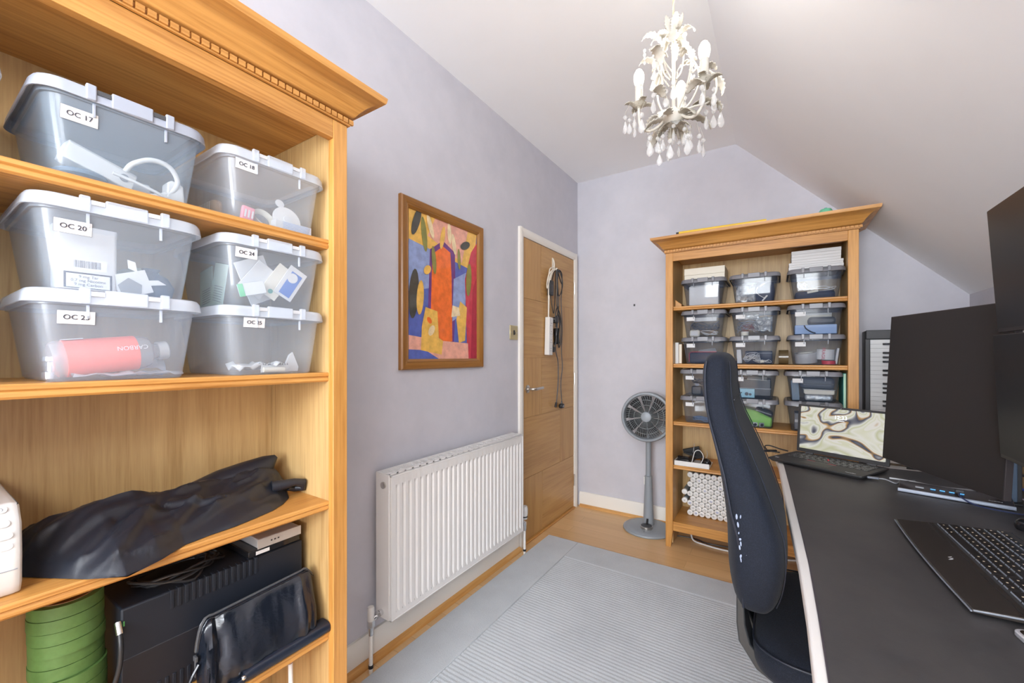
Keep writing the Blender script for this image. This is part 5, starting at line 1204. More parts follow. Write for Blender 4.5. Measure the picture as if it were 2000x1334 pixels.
t = thing('charging_lead', 'black lead and plug lying left of the laptop', 'cable', (-0.02, 2.33, ZD))
obj('cord', MB().tube([(0.062, -0.02, 0.012), (0.030, 0.0, 0.014), (-0.010, 0.015, 0.022), (-0.030, 0.01, 0.018), (-0.015, -0.03, 0.006), (0.03, -0.045, 0.006)], 0.0030, 8, spl=6), black_pl, t)
obj('plug', MB().prism([(-0.045, -0.06), (-0.038, -0.055), (0.02, -0.02), (0.014, -0.012), (-0.02, -0.03)], 'z', 0.001, 0.011), black_pl, t, bevel=0.003)
t = thing('usb_plug', 'grey metal USB plug and lead at the right of the laptop', 'cable', (0.30, 1.985, ZD))
obj('plug', MB().box(-0.022, 0.012, -0.006, 0.006, 0.005, 0.013), mat('plug_grey', (0.16, 0.17, 0.20), 0.4, 0.4), t, bevel=0.002)
obj('cord', MB().tube([(0.012, 0, 0.009), (0.030, -0.004, 0.009), (0.05, -0.02, 0.004), (0.06, -0.01, 0.003), (0.075, 0.02, 0.003), (0.12, 0.06, 0.003)], 0.0022, 8, spl=5), mid_gr, t)

# ------------------------------------------------------------------ docking station and leads
da = math.atan2(-0.055, 0.246)
t = thing('docking_station', 'slim dark docking bar with a silver edge and lit blue ports below the square monitor', 'docking station', (0.343, 1.866, ZD), rz=da)
obj('case', MB().prism([(0.004, 0.0), (0.075, 0.0), (0.075, 0.024), (0.03, 0.021), (0.004, 0.013)], 'x', 0.0, 0.25), mat('dock_dark', (0.030, 0.024, 0.024), 0.25), t, bevel=0.002)
obj('front_edge', MB().prism([(0.0, 0.002), (0.005, 0.002), (0.005, 0.0125), (0.002, 0.0125), (-0.001, 0.008)], 'x', -0.002, 0.252), mat('dock_edge', (0.36, 0.40, 0.48), 0.4, 0.2), t, bevel=0.001)
usb_b = mat('port_blue', (0.05, 0.25, 0.60), 0.4, emit=(0.1, 0.45, 0.9), estr=0.6)
# the ports sit on the sloped top face
for k in range(4): obj('port', MB().box(0.075 + k * 0.021, 0.087 + k * 0.021, 0.022, 0.026, 0.0192, 0.0212), usb_b, t)
obj('socket', MB().box(0.040, 0.060, 0.018, 0.030, 0.0182, 0.0222), mid_gr, t, bevel=0.001)
text('lettering', 'PLUGABLE', 0.006, (0.213, 0.013, 0.0172), (0, 0, 0), light_gr, t)
t = thing('usb_lead', 'thin blue-black lead running from the dock towards the mouse', 'cable', (0.45, 1.85, ZD))
obj('cord', MB().tube([(0.035, 0.010, 0.025), (0.030, -0.014, 0.018), (0.055, -0.040, 0.004), (0.11, -0.068, 0.003), (0.20, -0.082, 0.003), (0.30, -0.08, 0.003)], 0.0022, 8, spl=6), mat('lead_navy', (0.03, 0.04, 0.10), 0.35), t)
obj('plug', MB().box(0.025, 0.045, 0.006, 0.018, 0.0235, 0.0325), dark_gr, t, bevel=0.002)
t = thing('video_lead', 'pale grey lead crossing the desk behind the dock', 'cable', (0.40, 2.02, ZD))
obj('cord', MB().tube([(-0.05, 0.02, 0.003), (0.0, 0.01, 0.003), (0.06, -0.02, 0.003), (0.13, -0.02, 0.003), (0.25, 0.02, 0.003)], 0.003, 8, spl=5), light_gr, t)

# ------------------------------------------------------------------ monitors
scrn = mat('screen_off', (0.020, 0.019, 0.020), 0.33, spec=0.35)
scr2 = mat('screen_off_dark', (0.016, 0.016, 0.018), 0.36, spec=0.3)
bez = mat('bezel', (0.035, 0.028, 0.028), 0.35)
def monitor(label, p0, th, tau, w_, h_, zb_, m, stand=None, group=None):
    """p0 = lower far corner; the panel runs toward the viewer; screen faces the chair"""
    t = thing('monitor', label, 'monitor', (p0[0], p0[1], zb_ if stand is None else ZD), rz=0)
    oz = 0 if stand is None else zb_ - ZD
    dx = Vector((math.sin(th), -math.cos(th), 0)); bk = Vector((math.cos(th), math.sin(th), 0))
    up = Vector((0, 0, math.cos(tau))) + bk * math.sin(tau); nb = bk * math.cos(tau) - Vector((0, 0, math.sin(tau)))
    def P(u_, v_, d_): return dx * u_ + up * v_ + nb * d_ + Vector((0, 0, oz))
    def slab(u0, u1, v0, v1, d0, d1):
        vs = [P(u_, v_, d_) for u_ in (u0, u1) for v_ in (v0, v1) for d_ in (d0, d1)]
        return MB().add(vs, [(0, 1, 3, 2), (4, 6, 7, 5), (0, 4, 5, 1), (2, 3, 7, 6), (0, 2, 6, 4), (1, 5, 7, 3)])
    obj('bezel', slab(0, w_, 0, h_, 0.0008, 0.018), bez, t, bevel=0.0015)
    obj('screen', slab(0.0025, w_ - 0.0025, 0.0025 if h_ > 0.4 else 0.010, h_ - 0.0025, 0.0, 0.0010), m, t)
    obj('rear_housing', slab(w_ * 0.25, w_ * 0.75, h_ * 0.25, h_ * 0.75, 0.018, 0.045), black_pl, t, bevel=0.006)
    return t, P
tA, PA = monitor('nearly square black monitor on a blue-grey post behind the dock', (0.3284, 2.0354), 0.3646, 0.0546, 0.47, 0.5255, 0.82, scrn, stand=1)
q = PA(0.25, 0.28, 0.035)
obj('stand_arm', MB().tube([(q.x, q.y, q.z), (q.x + 0.08, q.y + 0.06, q.z), (0.607 - 0.3284 , 1.915 - 2.0354, q.z - 0.05)], 0.016, 12), dark_gr, tA)
tB, PB = monitor('black wide monitor cut by the right photo edge, lower of the pair', (0.4878, 1.588), 0.0, -0.045, 0.54, 0.318, 0.9365, scr2, stand=1)
tC, PC = monitor('black wide monitor cut by the right photo edge, upper of the pair', (0.4848, 1.593), 0.0, -0.062, 0.54, 0.322, 1.2605, scrn)
# shared upright carrying both monitors
pm = mat('pole_dark', (0.08, 0.10, 0.14), 0.3, 0.6)
t = thing('monitor_stand', 'dark metal upright carrying the two stacked monitors behind them', 'monitor stand', (0.625, 1.47, ZD))
obj('pole', MB().box(-0.019, 0.019, -0.030, 0.030, 0.010, 0.80), pm, t, bevel=0.004)
obj('base', MB().box(-0.06, 0.10, -0.12, 0.12, 0, 0.010), pm, t, bevel=0.003)
for z in (0.345, 0.665): obj('arm', MB().box(-0.092, -0.018, -0.16, 0.03, z - 0.018, z + 0.018), pm, t, bevel=0.003)
ox_, oy_ = 0.607 - 0.3284, 1.915 - 2.0354
obj('stand_post', MB().box(ox_ - 0.022, ox_ + 0.012, oy_ - 0.020, oy_ + 0.020, 0.0061, 0.36), mat('post_blue', (0.10, 0.14, 0.20), 0.25, 0.4), tA, bevel=0.003)
obj('post_channel', MB().box(ox_ + 0.0125, ox_ + 0.024, oy_ - 0.012, oy_ + 0.012, 0.0061, 0.30), black_pl, tA, bevel=0.002)
obj('stand_foot', MB().box(ox_ - 0.035, ox_ + 0.04, oy_ - 0.035, oy_ + 0.035, 0.0, 0.006), black_pl, tA, bevel=0.002)
for k, (dy, lab_) in enumerate(((0.0, 'black lead looping behind the post, upper'), (0.05, 'black lead looping behind the post, middle'), (0.10, 'blue-black lead lying behind the post, lowest'))):
    t = thing('monitor_lead', lab_, 'cable', (0.68, 1.92 + dy * 0.6, ZD), group='leads behind the monitors')
    obj('cord', MB().tube([(-0.06, 0.06, 0.05 + 0.04 * (2 - k)), (0.0, 0.03, 0.02 + 0.05 * (2 - k)), (0.05, 0.0, 0.04 + 0.05 * (2 - k)), (0.10, -0.05, 0.10 + 0.02 * (2 - k))], 0.0045, 8, spl=5), black_pl if k < 2 else mat('lead_blue', (0.03, 0.05, 0.20), 0.3), t)
t = thing('paper_note', 'pale sheet of paper on the desk behind the lower monitor', 'paper', (0.70, 1.90, ZD + 0.0))
obj('sheet', MB().box(-0.07, 0.07, -0.08, 0.08, 0.0002, 0.0012), mat('lilac_paper', (0.62, 0.58, 0.70), 0.8), t)
t = thing('cardboard_box', 'brown cardboard box on the desk against the wall behind the lower monitor', 'box', (0.755, 2.16, ZD))
obj('carton', MB().box(-0.055, 0.055, -0.09, 0.09, 0, 0.15), tan_m, t, bevel=0.002)
obj('flap', MB().box(-0.056, 0.056, -0.0910, -0.002, 0.1502, 0.153), card_br, t)

# ------------------------------------------------------------------ ergonomic keyboard
t = thing('ergonomic_keyboard', 'black flat keyboard with a wide palm rest on the desk mat', 'keyboard', (0.287, 1.044, ZD), rz=math.radians(2.0))
# local: x = away from the user (0..0.215), y = along the keyboard (0..0.465)
kb_m = mat('keyboard_brown_black', (0.030, 0.025, 0.022), 0.22); kbl = mat('keyboard_edge', (0.30, 0.33, 0.38), 0.3, 0.5)
sec_ = [(0.0, 0.006), (0.001, 0.012), (0.075, 0.0165), (0.215, 0.0225), (0.215, 0.006)]
lp = []
for k in range(17):
    y = 0.466 * k / 16; e = 0.006 * math.sin(PI * k / 16)
    lp.append([Vector((x - (e if x < 0.05 else 0), y, z)) for x, z in sec_])
obj('case', MB().loft(lp, smooth=False), kb_m, t, bevel=0.0012)
obj('front_trim', MB().tube([(-0.0005 - 0.006 * math.sin(PI * k / 16), 0.466 * k / 16, 0.0085) for k in range(17)], 0.0016, 6), kbl, t)
for y in (0.0005, 0.4655): obj('end_trim', MB().tube([(0.002, y, 0.0095), (0.075, y, 0.0135), (0.213, y, 0.019)], 0.0016, 6), kbl, t)
obj('seam', MB().box(0.0640, 0.0650, 0.004, 0.462, 0.0160, 0.0163), black_pl, t)
def zk(x): return 0.0165 + (x - 0.075) * 0.0060 / 0.14
obj('key_well', MB().prism([(0.074, 0.0162), (0.210, zk(0.210) - 0.0002), (0.210, zk(0.210) + 0.0006), (0.074, 0.0172)], 'y', 0.006, 0.460), black_mt, t)
kk = mat('keyboard_key', (0.020, 0.017, 0.016), 0.18); kl = mat('key_legend', (0.62, 0.50, 0.36), 0.5); kt = mat('key_side', (0.28, 0.32, 0.38), 0.3, 0.3)
colx = [0.0795, 0.1005, 0.1215, 0.1425, 0.1635, 0.1860]
for r, x in enumerate(colx):
    hgt = 0.0185 if r < 5 else 0.0120
    y = 0.458
    segs = []
    if r == 0: segs = [0.018, 0.018, 0.018, 0.090, 0.018, 0.018, 0.018, 0.018]
    elif r == 1: segs = [0.036] + [0.0195] * 10 + [0.036]
    elif r == 2: segs = [0.030] + [0.0195] * 11 + [0.025]
    elif r == 3: segs = [0.025] + [0.0195] * 12
    elif r == 4: segs = [0.0195] * 13 + [0.026]
    else: segs = [0.0195] * 14
    tot = sum(segs); scale_ = 0.290 / tot
    segs = [s * scale_ for s in segs] + [None] + ([0.0192] * 3) + [None] + ([0.0192] * 4 if r > 0 else [0.0384, 0.0192, 0.0192])
    for s in segs:
        if s is None: y -= 0.0065; continue
        y0, y1 = y - s + 0.0009, y - 0.0009; y -= s
        if y0 < 0.004: continue
        x0, x1 = x + 0.0004, x + hgt - 0.0004
        mb = MB().prism([(x0, zk(x0) + 0.0002), (x1, zk(x1) + 0.0002), (x1 - 0.0012, zk(x1) + 0.0034), (x0 + 0.0016, zk(x0) + 0.0034)], 'y', y0, y1)
        mb.prism([(x0 - 0.0002, zk(x0) + 0.0004), (x0 + 0.0002, zk(x0) + 0.0004), (x0 + 0.0012, zk(x0) + 0.0030), (x0 + 0.0008, zk(x0) + 0.0030)], 'y', y0 + 0.001, y1 - 0.001, 2)
        if s < 0.05: mb.box((x0 + x1) / 2 - 0.001, (x0 + x1) / 2 + 0.002, (y0 + y1) / 2 - 0.002, (y0 + y1) / 2 + 0.001, zk((x0 + x1) / 2) + 0.0030, zk((x0 + x1) / 2) + 0.0037, 1)
        obj('key', mb, [kk, kl, kt], t)
lg_ = obj('logo', MB().prism([(0.036, 0.232), (0.039, 0.232), (0.046, 0.238), (0.043, 0.238)], 'z', 0.0146, 0.01475).prism([(0.036, 0.224), (0.039, 0.224), (0.046, 0.230), (0.043, 0.230)], 'z', 0.0146, 0.01475).prism([(0.033, 0.218), (0.036, 0.218), (0.043, 0.224), (0.040, 0.224)], 'z', 0.0146, 0.01475), light_gr, t)
t = thing('computer_mouse', 'black mouse at the right photo edge beyond the keyboard', 'computer mouse', (0.578, 1.635, ZD), rz=0.2)
obj('shell', MB().loft([[Vector((math.cos(a_) * rx, math.sin(a_) * ry, z)) for a_ in [i * PI / 12 for i in range(24)]] for rx, ry, z in ((0.050, 0.029, 0.001), (0.054, 0.032, 0.010), (0.052, 0.031, 0.020), (0.042, 0.025, 0.030), (0.022, 0.013, 0.036), (0.004, 0.003, 0.0375))]), black_gl, t)
obj('wheel', MB().tube([(-0.020, -0.003, 0.034), (-0.020, 0.003, 0.034)], 0.006, 12), mid_gr, t)
t = thing('tablet', 'dark glossy tablet with a pale rounded edge near the keyboard', 'tablet', (0.340, 0.902, ZD), rz=math.radians(8))
obj('case', MB().loft([rrect(0.105, 0.058, 0.012, 5, z, 0.105, 0.058) for z in (0.0, 0.009)]), mat('tablet_edge', (0.66, 0.66, 0.70), 0.25, 0.5), t, bevel=0.002)
obj('glass', MB().loft([rrect(0.100, 0.053, 0.009, 5, z, 0.105, 0.058) for z in (0.0088, 0.0096)]), mat('tablet_glass', (0.030, 0.022, 0.016), 0.12), t)
obj('logo', MB().box(0.06, 0.072, 0.088, 0.0895, 0.0096, 0.0098), light_gr, t)

# ------------------------------------------------------------------ office chair
chf = mat('chair_mesh_fabric', (0.014, 0.019, 0.032), 0.8, spec=0.2, sheen=0.04); nt, b = nodes(chf)
tc = nt.nodes.new('ShaderNodeTexCoord')
vz = nt.nodes.new('ShaderNodeTexVoronoi'); vz.inputs['Scale'].default_value = 420.0
nt.links.new(tc.outputs['Object'], vz.inputs['Vector'])
r_ = ramp(nt, vz.outputs['Distance'], [(0.15, (0.015, 0.021, 0.036)), (0.5, (0.008, 0.011, 0.019))]); nt.links.new(r_.outputs[0], b.inputs['Base Color'])
bump(nt, b, vz.outputs['Distance'], 0.4, 0.0008)
pip = mat('chair_piping', (0.010, 0.014, 0.026), 0.5)
CA = 0.0
chx, chy = 0.0, 1.345
t = thing('office_chair', 'high-backed dark blue-black fabric office chair pulled up to the desk', 'chair', (chx, chy, 0.013), rz=CA)
# local: +x = facing direction, y = width (near side is -y)
bs = [  # z, rear x, thickness, half width, wing depth
    (0.556, -0.060, 0.030, 0.120, 0.0), (0.562, -0.080, 0.070, 0.165, 0.0), (0.580, -0.096, 0.098, 0.195, 0.002), (0.615, -0.106, 0.120, 0.210, 0.004), (0.66, -0.112, 0.134, 0.220, 0.006), (0.71, -0.114, 0.138, 0.226, 0.008),
    (0.76, -0.114, 0.133, 0.228, 0.010), (0.83, -0.121, 0.114, 0.228, 0.014), (0.90, -0.131, 0.096, 0.222, 0.018), (0.97, -0.147, 0.083, 0.210, 0.018), (1.03, -0.163, 0.076, 0.190, 0.012),
    (1.075, -0.173, 0.076, 0.166, 0.006), (1.12, -0.178, 0.079, 0.148, 0.0), (1.16, -0.179, 0.079, 0.142, 0.0), (1.188, -0.174, 0.070, 0.130, 0.0), (1.205, -0.163, 0.048, 0.108, 0.0), (1.212, -0.150, 0.020, 0.060, 0.0)]
def sect(z, xr, th, hw, wing, n=40):
    out = []
    for i in range(n):
        a_ = 2 * PI * i / n; ca, sa = math.cos(a_), math.sin(a_)
        u = math.copysign(abs(ca) ** 0.62, ca); v = math.copysign(abs(sa) ** 0.62, sa)
        y = hw * v; x = xr + th * (0.5 + 0.5 * u)
        x += wing * (abs(v) ** 2.2) * (1.0 if u > 0 else 0.25) * (0.5 + 0.5 * abs(u))
        out.append(Vector((x, y, z - 0.013)))
    return out
def interp_s(z):
    for p, q_ in zip(bs, bs[1:]):
        if z <= q_[0]:
            f = (z - p[0]) / (q_[0] - p[0]); f2 = f
            return tuple(p[k] + (q_[k] - p[k]) * f2 for k in range(5))
    return bs[-1]
obj('backrest', MB().loft([sect(*s_) for s_ in bs]), chf, t, subd=1)
def edge_pt(z, side, u, v=1.0, out=0.0):
    _, xr, th, hw, wing = interp_s(z)
    y = (hw * v + out) * side
    x = xr + th * (0.5 + 0.5 * u) + wing * (abs(v) ** 2.2) * (1.0 if u > 0 else 0.25) * (0.5 + 0.5 * abs(u))
    return Vector((x, y, z - 0.013))
for side in (-1, 1):
    pts = [edge_pt(z, side, -0.62 + 0.30 * max(0.0, 1 - abs(z - 0.66) / 0.16), 0.955, 0.0) for z in [0.580 + 0.605 * k / 30 for k in range(31)]]
    obj('piping', MB().tube(pts, 0.0032, 8), pip, t)
    pts = [edge_pt(z, side, 0.80, 0.80, 0.0) + Vector((0.0035, 0, 0)) for z in [0.585 + 0.600 * k / 30 for k in range(31)]]
    obj('seam', MB().tube(pts, 0.0014, 6), pip, t)
# headrest seam
pts = []
for k in range(25):
    v = -0.8 + 1.6 * k / 24
    p_ = edge_pt(1.085, 1, 1.0, abs(v)); pts.append(Vector((p_.x + 0.0005, p_.y * (1 if v > 0 else -1), p_.z)))
obj('headrest_seam', MB().tube(pts, 0.0014, 6), pip, t)
# pale scuffs on the near lumbar edge
scf = mat('scuff', (0.26, 0.31, 0.42), 0.9)
mb = MB(); g_ = random.Random(9)
for k in range(16):
    z = 0.712 + k * 0.0068 + g_.uniform(-0.006, 0.006); u = -0.34 + (0.14 if k % 2 else -0.10) * g_.uniform(0.6, 1.3)
    p_ = edge_pt(z, -1, u, 0.985, 0.0005)
    mb.sphere(p_, 0.0034, 8, sc_=(0.4 + g_.random() * 0.4, 0.25, 0.8 + g_.random() * 1.3), M=Matrix.Rotation(0.5 * (g_.random() - 0.3), 4, 'Y'))
obj('scuff_mark', mb, scf, t)
# seat
ss = [(0.405, 0.19, 0.19), (0.415, 0.225, 0.225), (0.44, 0.245, 0.248), (0.475, 0.250, 0.252), (0.500, 0.243, 0.246), (0.512, 0.220, 0.222), (0.516, 0.17, 0.17)]
lp = []
for z, hx_, hy_ in ss:
    lp.append([Vector((p.x, p.y, p.z - 0.013 + 0.012 * abs(p.y / 0.25) ** 3)) for p in rrect(hx_, hy_, 0.10, 8, z, 0.195, 0.0)])
obj('seat', MB().loft(lp), chf, t, subd=1)
sp_ = [Vector((p.x, p.y, 0.4985 - 0.013 + 0.012 * abs(p.y / 0.25) ** 3)) for p in rrect(0.2455, 0.2485, 0.10, 8, 0, 0.195, 0)]
obj('seat_piping', MB().tube(sp_, 0.0025, 6, closed=True), pip, t)
# bracket joining seat and back, gas lift, five-star base
brk = mat('chair_plastic', (0.022, 0.026, 0.030), 0.38)
mb = MB().loft([[Vector((x, y, z)) for x, y, z in ((px - w2, -0.045, pz), (px + w2, -0.045, pz), (px + w2, 0.045, pz), (px - w2, 0.045, pz))] for px, pz, w2 in ((-0.092, 0.66, 0.008), (-0.088, 0.55, 0.010), (-0.080, 0.490, 0.012), (-0.060, 0.430, 0.018), (-0.01, 0.378, 0.022))])
obj('back_bracket', mb, brk, t, bevel=0.004)
obj('mechanism', MB().box(-0.03, 0.36, -0.07, 0.07, 0.345, 0.389), brk, t, bevel=0.008)
for s in (-1, 1):
    obj('armrest', MB().tube([(-0.065, s * 0.235, 0.455), (-0.082, s * 0.262, 0.52), (-0.06, s * 0.27, 0.56), (0.02, s * 0.27, 0.53)][:2] + [(-0.04, s * 0.20, 0.385)], 0.001, 6), brk, t) if False else None
obj('side_bracket', MB().loft([[Vector((px - w2, -0.18, pz)), Vector((px + w2, -0.18, pz)), Vector((px + w2, -0.10, pz)), Vector((px - w2, -0.10, pz))] for px, pz, w2 in ((-0.078, 0.590, 0.008), (-0.076, 0.52, 0.010), (-0.068, 0.475, 0.013), (-0.025, 0.420, 0.018), (0.06, 0.376, 0.020))]), brk, t, bevel=0.003)
obj('gas_lift', MB().tube([(0.20, 0, 0.065), (0.20, 0, 0.20)], 0.026, 20).tube([(0.20, 0, 0.19), (0.20, 0, 0.346)], 0.015, 16), chrome, t)
for k in range(5):
    an = 2 * PI * k / 5 + 0.5; c_, s_ = math.cos(an), math.sin(an)
    lp = []
    for rr0, w2, z0, z1 in ((0.02, 0.028, 0.060, 0.112), (0.15, 0.022, 0.068, 0.105), (0.29, 0.016, 0.066, 0.086)):
        lp.append([Vector((0.20 + c_ * rr0 - s_ * w, s_ * rr0 + c_ * w, z)) for w, z in ((-w2, z0), (w2, z0), (w2, z1), (-w2, z1))])
    obj('base_spoke', MB().loft(lp, smooth=False), brk, t, bevel=0.004)
    cs = obj('castor', MB().tube([(0.20 + c_ * 0.28 - s_ * 0.022, s_ * 0.28 + c_ * 0.022, 0.0275), (0.20 + c_ * 0.28 + s_ * 0.022, s_ * 0.28 - c_ * 0.022, 0.0275)], 0.0275, 20), black_pl, t)
    obj('castor_stem', MB().tube([(0.20 + c_ * 0.28, s_ * 0.28, 0.05), (0.20 + c_ * 0.28, s_ * 0.28, 0.075)], 0.006, 8), chrome, t)
# ------------------------------------------------------------------ pedestal fan
fan_m = mat('fan_grey', (0.27, 0.30, 0.33), 0.4)
t = thing('pedestal_fan', 'grey pedestal fan with a round grille standing against the far wall', 'fan', (-0.752, 2.888, 0.0008), rz=math.radians(6))
obj('base', MB().lathe([(0.001, 0), (0.160, 0), (0.164, 0.006), (0.162, 0.014), (0.150, 0.021), (0.120, 0.026), (0.09, 0.028), (0.001, 0.029)], 56), fan_m, t)
obj('lower_pole', MB().lathe([(0.040, 0.026), (0.036, 0.035), (0.033, 0.12), (0.028, 0.25), (0.0245, 0.345), (0.0245, 0.36), (0.019, 0.362)], 24, M=Matrix.Translation((0, 0.035, 0))), fan_m, t)
obj('upper_pole', MB().lathe([(0.0185, 0.36), (0.0185, 0.64)], 20, M=Matrix.Translation((0, 0.035, 0))), fan_m, t)
obj('clamp', MB().box(-0.030, -0.022, 0.02, 0.05, 0.30, 0.355), white_pl, t, bevel=0.002)
obj('control_dial', MB().lathe([(0.001, 0.028), (0.039, 0.028), (0.040, 0.032), (0.040, 0.044), (0.037, 0.046)], 32, M=Matrix.Translation((0, -0.055, 0))), nickel, t)
obj('dial_face', MB().lathe([(0.001, 0.0462), (0.037, 0.0462), (0.001, 0.048)], 32, M=Matrix.Translation((0, -0.055, 0))), dark_gr, t)
obj('dial_stem', MB().tube([(0, -0.032, 0.045), (0, -0.012, 0.075)], 0.007, 8), black_pl, t)
text('lettering', 'duux', 0.012, (0.0, -0.115, 0.0272), (0, 0, 0), dark_gr, t)
HM = Matrix.Translation((0, -0.030, 0.782)) @ Matrix.Rotation(math.radians(90 - 4), 4, 'X')   # z -> out towards the room
RH = 0.170
obj('rim', MB().lathe([(RH - 0.022, 0.030), (RH - 0.018, 0.037), (RH - 0.006, 0.034), (RH, 0.020), (RH, -0.020), (RH - 0.006, -0.034), (RH - 0.018, -0.038), (RH - 0.022, -0.030), (RH - 0.014, -0.015), (RH - 0.014, 0.015), (RH - 0.022, 0.030)], 64, M=HM), fan_m, t)
obj('hub_cap', MB().lathe([(0.001, 0.046), (0.026, 0.046), (0.033, 0.043), (0.035, 0.036), (0.035, 0.030), (0.001, 0.030)], 40, M=HM), fan_m, t)
mb = MB()
for k in range(54):
    a0 = 2 * PI * k / 54
    pts = []
    for i in range(9):
        q = i / 8; r = 0.033 + (RH - 0.022 - 0.033) * q; a_ = a0 + 0.28 * q
        pts.append(HM @ Vector((r * math.cos(a_), r * math.sin(a_), 0.036 + 0.004 * math.sin(PI * q))))
    mb.tube(pts, 0.0008, 4)
for r in (0.080, 0.115): mb.tube([HM @ Vector((r * math.cos(i * PI / 24), r * math.sin(i * PI / 24), 0.039)) for i in range(48)], 0.0014, 5, closed=True)
fg = mat('grille_wire', (0.24, 0.27, 0.28), 0.35)
gr = obj('front_grille', mb, fg, t)
mb = MB()
for k in range(24):
    a0 = 2 * PI * k / 24
    mb.tube([HM @ Vector((r * math.cos(a0 - 0.2 * r / RH), r * math.sin(a0 - 0.2 * r / RH), -0.034)) for r in (0.04, 0.09, RH - 0.022)], 0.0008, 4)
obj('rear_grille', mb, fg, t)
blm = mat('blade_dark', (0.020, 0.021, 0.024), 0.25); 
for k in range(9):
    a0 = 2 * PI * k / 9 + 0.2
    lp = []
    for r, w2, tw in ((0.030, 0.26, 0.010), (0.07, 0.29, 0.010), (0.11, 0.30, 0.009), (0.144, 0.27, 0.008)):
        lp.append([HM @ Vector((r * math.cos(a0 + s_ * w2 / 1.0), r * math.sin(a0 + s_ * w2 / 1.0), -s_ * tw + d)) for s_, d in ((-1, 0), (0, 0.001), (1, 0), (1, 0.0016), (0, 0.0026), (-1, 0.0016))])
    obj('blade', MB().loft(lp), blm, t)
obj('motor', MB().lathe([(0.001, -0.010), (0.036, -0.010), (0.040, -0.034), (0.040, -0.075), (0.030, -0.090), (0.001, -0.092)], 32, M=HM), fan_m, t)
obj('neck', MB().tube([(0, 0.035, 0.63), (0, 0.035, 0.70), (0, 0.030, 0.76), (0, 0.02, 0.785)], 0.018, 14), fan_m, t)

# ------------------------------------------------------------------ stage keyboard on end
t = thing('piano_keyboard', 'black digital piano standing on its end against the far wall', 'piano keyboard', (0.402, 2.93, 0.0008), rz=math.radians(-2))
obj('case', MB().box(0.0, 0.300, 0.0, 0.11, 0, 1.335), mat('piano_case', (0.022, 0.026, 0.030), 0.4), t, bevel=0.004)
obj('end_cheek', MB().box(0.004, 0.296, -0.012, 0.0, 1.29, 1.338), dark_gr, t, bevel=0.003)
obj('front_rail', MB().box(0.001, 0.020, -0.010, -0.0002, 0.03, 1.289), dark_gr, t, bevel=0.002)
nk = 52; kp = 1.225 / nk
ivory = mat('piano_white', (0.78, 0.80, 0.80), 0.3)
for k in range(nk):
    z1 = 1.2855 - k * kp
    obj('white_key', MB().box(0.0225, 0.165, -0.008, -0.0003, z1 - kp + 0.0009, z1), ivory, t)
pat = [1, 1, 0, 1, 1, 1, 0]
for k in range(nk - 1):
    if pat[(k + 1) % 7]:
        z1 = 1.2855 - (k + 1) * kp
        obj('black_key', MB().prism([(0.072, -0.0082), (0.165, -0.0082), (0.165, -0.020), (0.076, -0.018)], 'z', z1 - 0.0055, z1 + 0.0055), black_gl, t)

# ------------------------------------------------------------------ things hanging on the door
xd = PX1
hk = mat('hook_cream', (0.75, 0.70, 0.60), 0.4)
t = thing('door_hook', 'pale curved hook on the upper part of the oak door', 'hook', (xd, 2.606, 1.80))
obj('hook', MB().tube([(0.004, 0.012, 0.092), (0.010, 0.014, 0.075), (0.014, 0.012, 0.050), (0.018, 0.004, 0.022), (0.030, -0.004, 0.008), (0.044, 0.0, 0.020)], 0.0050, 10, spl=5), hk, t)
obj('back_plate', MB().box(0, 0.004, 0.002, 0.022, 0.020, 0.100), hk, t, bevel=0.0015)
t = thing('extension_lead', 'white four-way extension lead hanging from the door hook', 'extension lead', (xd + 0.001, 2.515, 1.205))
Mr = Matrix.Rotation(math.radians(-2.5), 4, 'X')
obj('socket_strip', MB().box(0.004, 0.040, -0.030, 0.026, 0.0, 0.262).tf(Mr), white_pl, t, bevel=0.004)
for k in range(4):
    z = 0.035 + k * 0.058
    obj('socket', MB().box(0.0398, 0.0408, -0.003, 0.003, z + 0.008, z + 0.014).box(0.0398, 0.0408, -0.013, -0.007, z - 0.008, z - 0.004).box(0.0398, 0.0408, 0.007, 0.013, z - 0.008, z - 0.004).tf(Mr), ink_grey, t)
obj('cord', MB().tube([(0.02, 0.0, 0.262), (0.020, 0.002, 0.36), (0.022, 0.000, 0.48), (0.024, 0.010, 0.59), (0.026, 0.060, 0.615), (0.030, 0.088, 0.612), (0.030, 0.05, 0.60), (0.026, 0.0, 0.56), (0.022, -0.022, 0.50), (0.022, -0.020, 0.46), (0.024, 0.0, 0.50), (0.03, 0.03, 0.585), (0.034, 0.085, 0.610), (0.03, 0.045, 0.58), (0.026, 0.018, 0.52), (0.022, 0.012, 0.45), (0.018, 0.010, 0.262)], 0.0038, 8, spl=5), hk, t)
t = thing('laptop_charger', 'black charger brick with its lead looped over the door hook', 'charger', (xd + 0.001, 2.55, 1.60))
obj('brick', MB().box(0.006, 0.034, -0.030, 0.024, 0.020, 0.125), black_pl, t, bevel=0.006)
obj('sticker', MB().box(0.0342, 0.0345, -0.018, 0.012, 0.045, 0.095), dark_gr, t)
obj('cord', MB().tube([(0.02, -0.002, 0.02), (0.022, 0.012, -0.04), (0.024, 0.035, -0.10), (0.024, 0.050, -0.05), (0.024, 0.060, 0.05), (0.028, 0.060, 0.15), (0.034, 0.056, 0.212), (0.034, 0.050, 0.218), (0.028, 0.030, 0.18), (0.024, 0.010, 0.125)], 0.0032, 8, spl=6), black_pl, t)
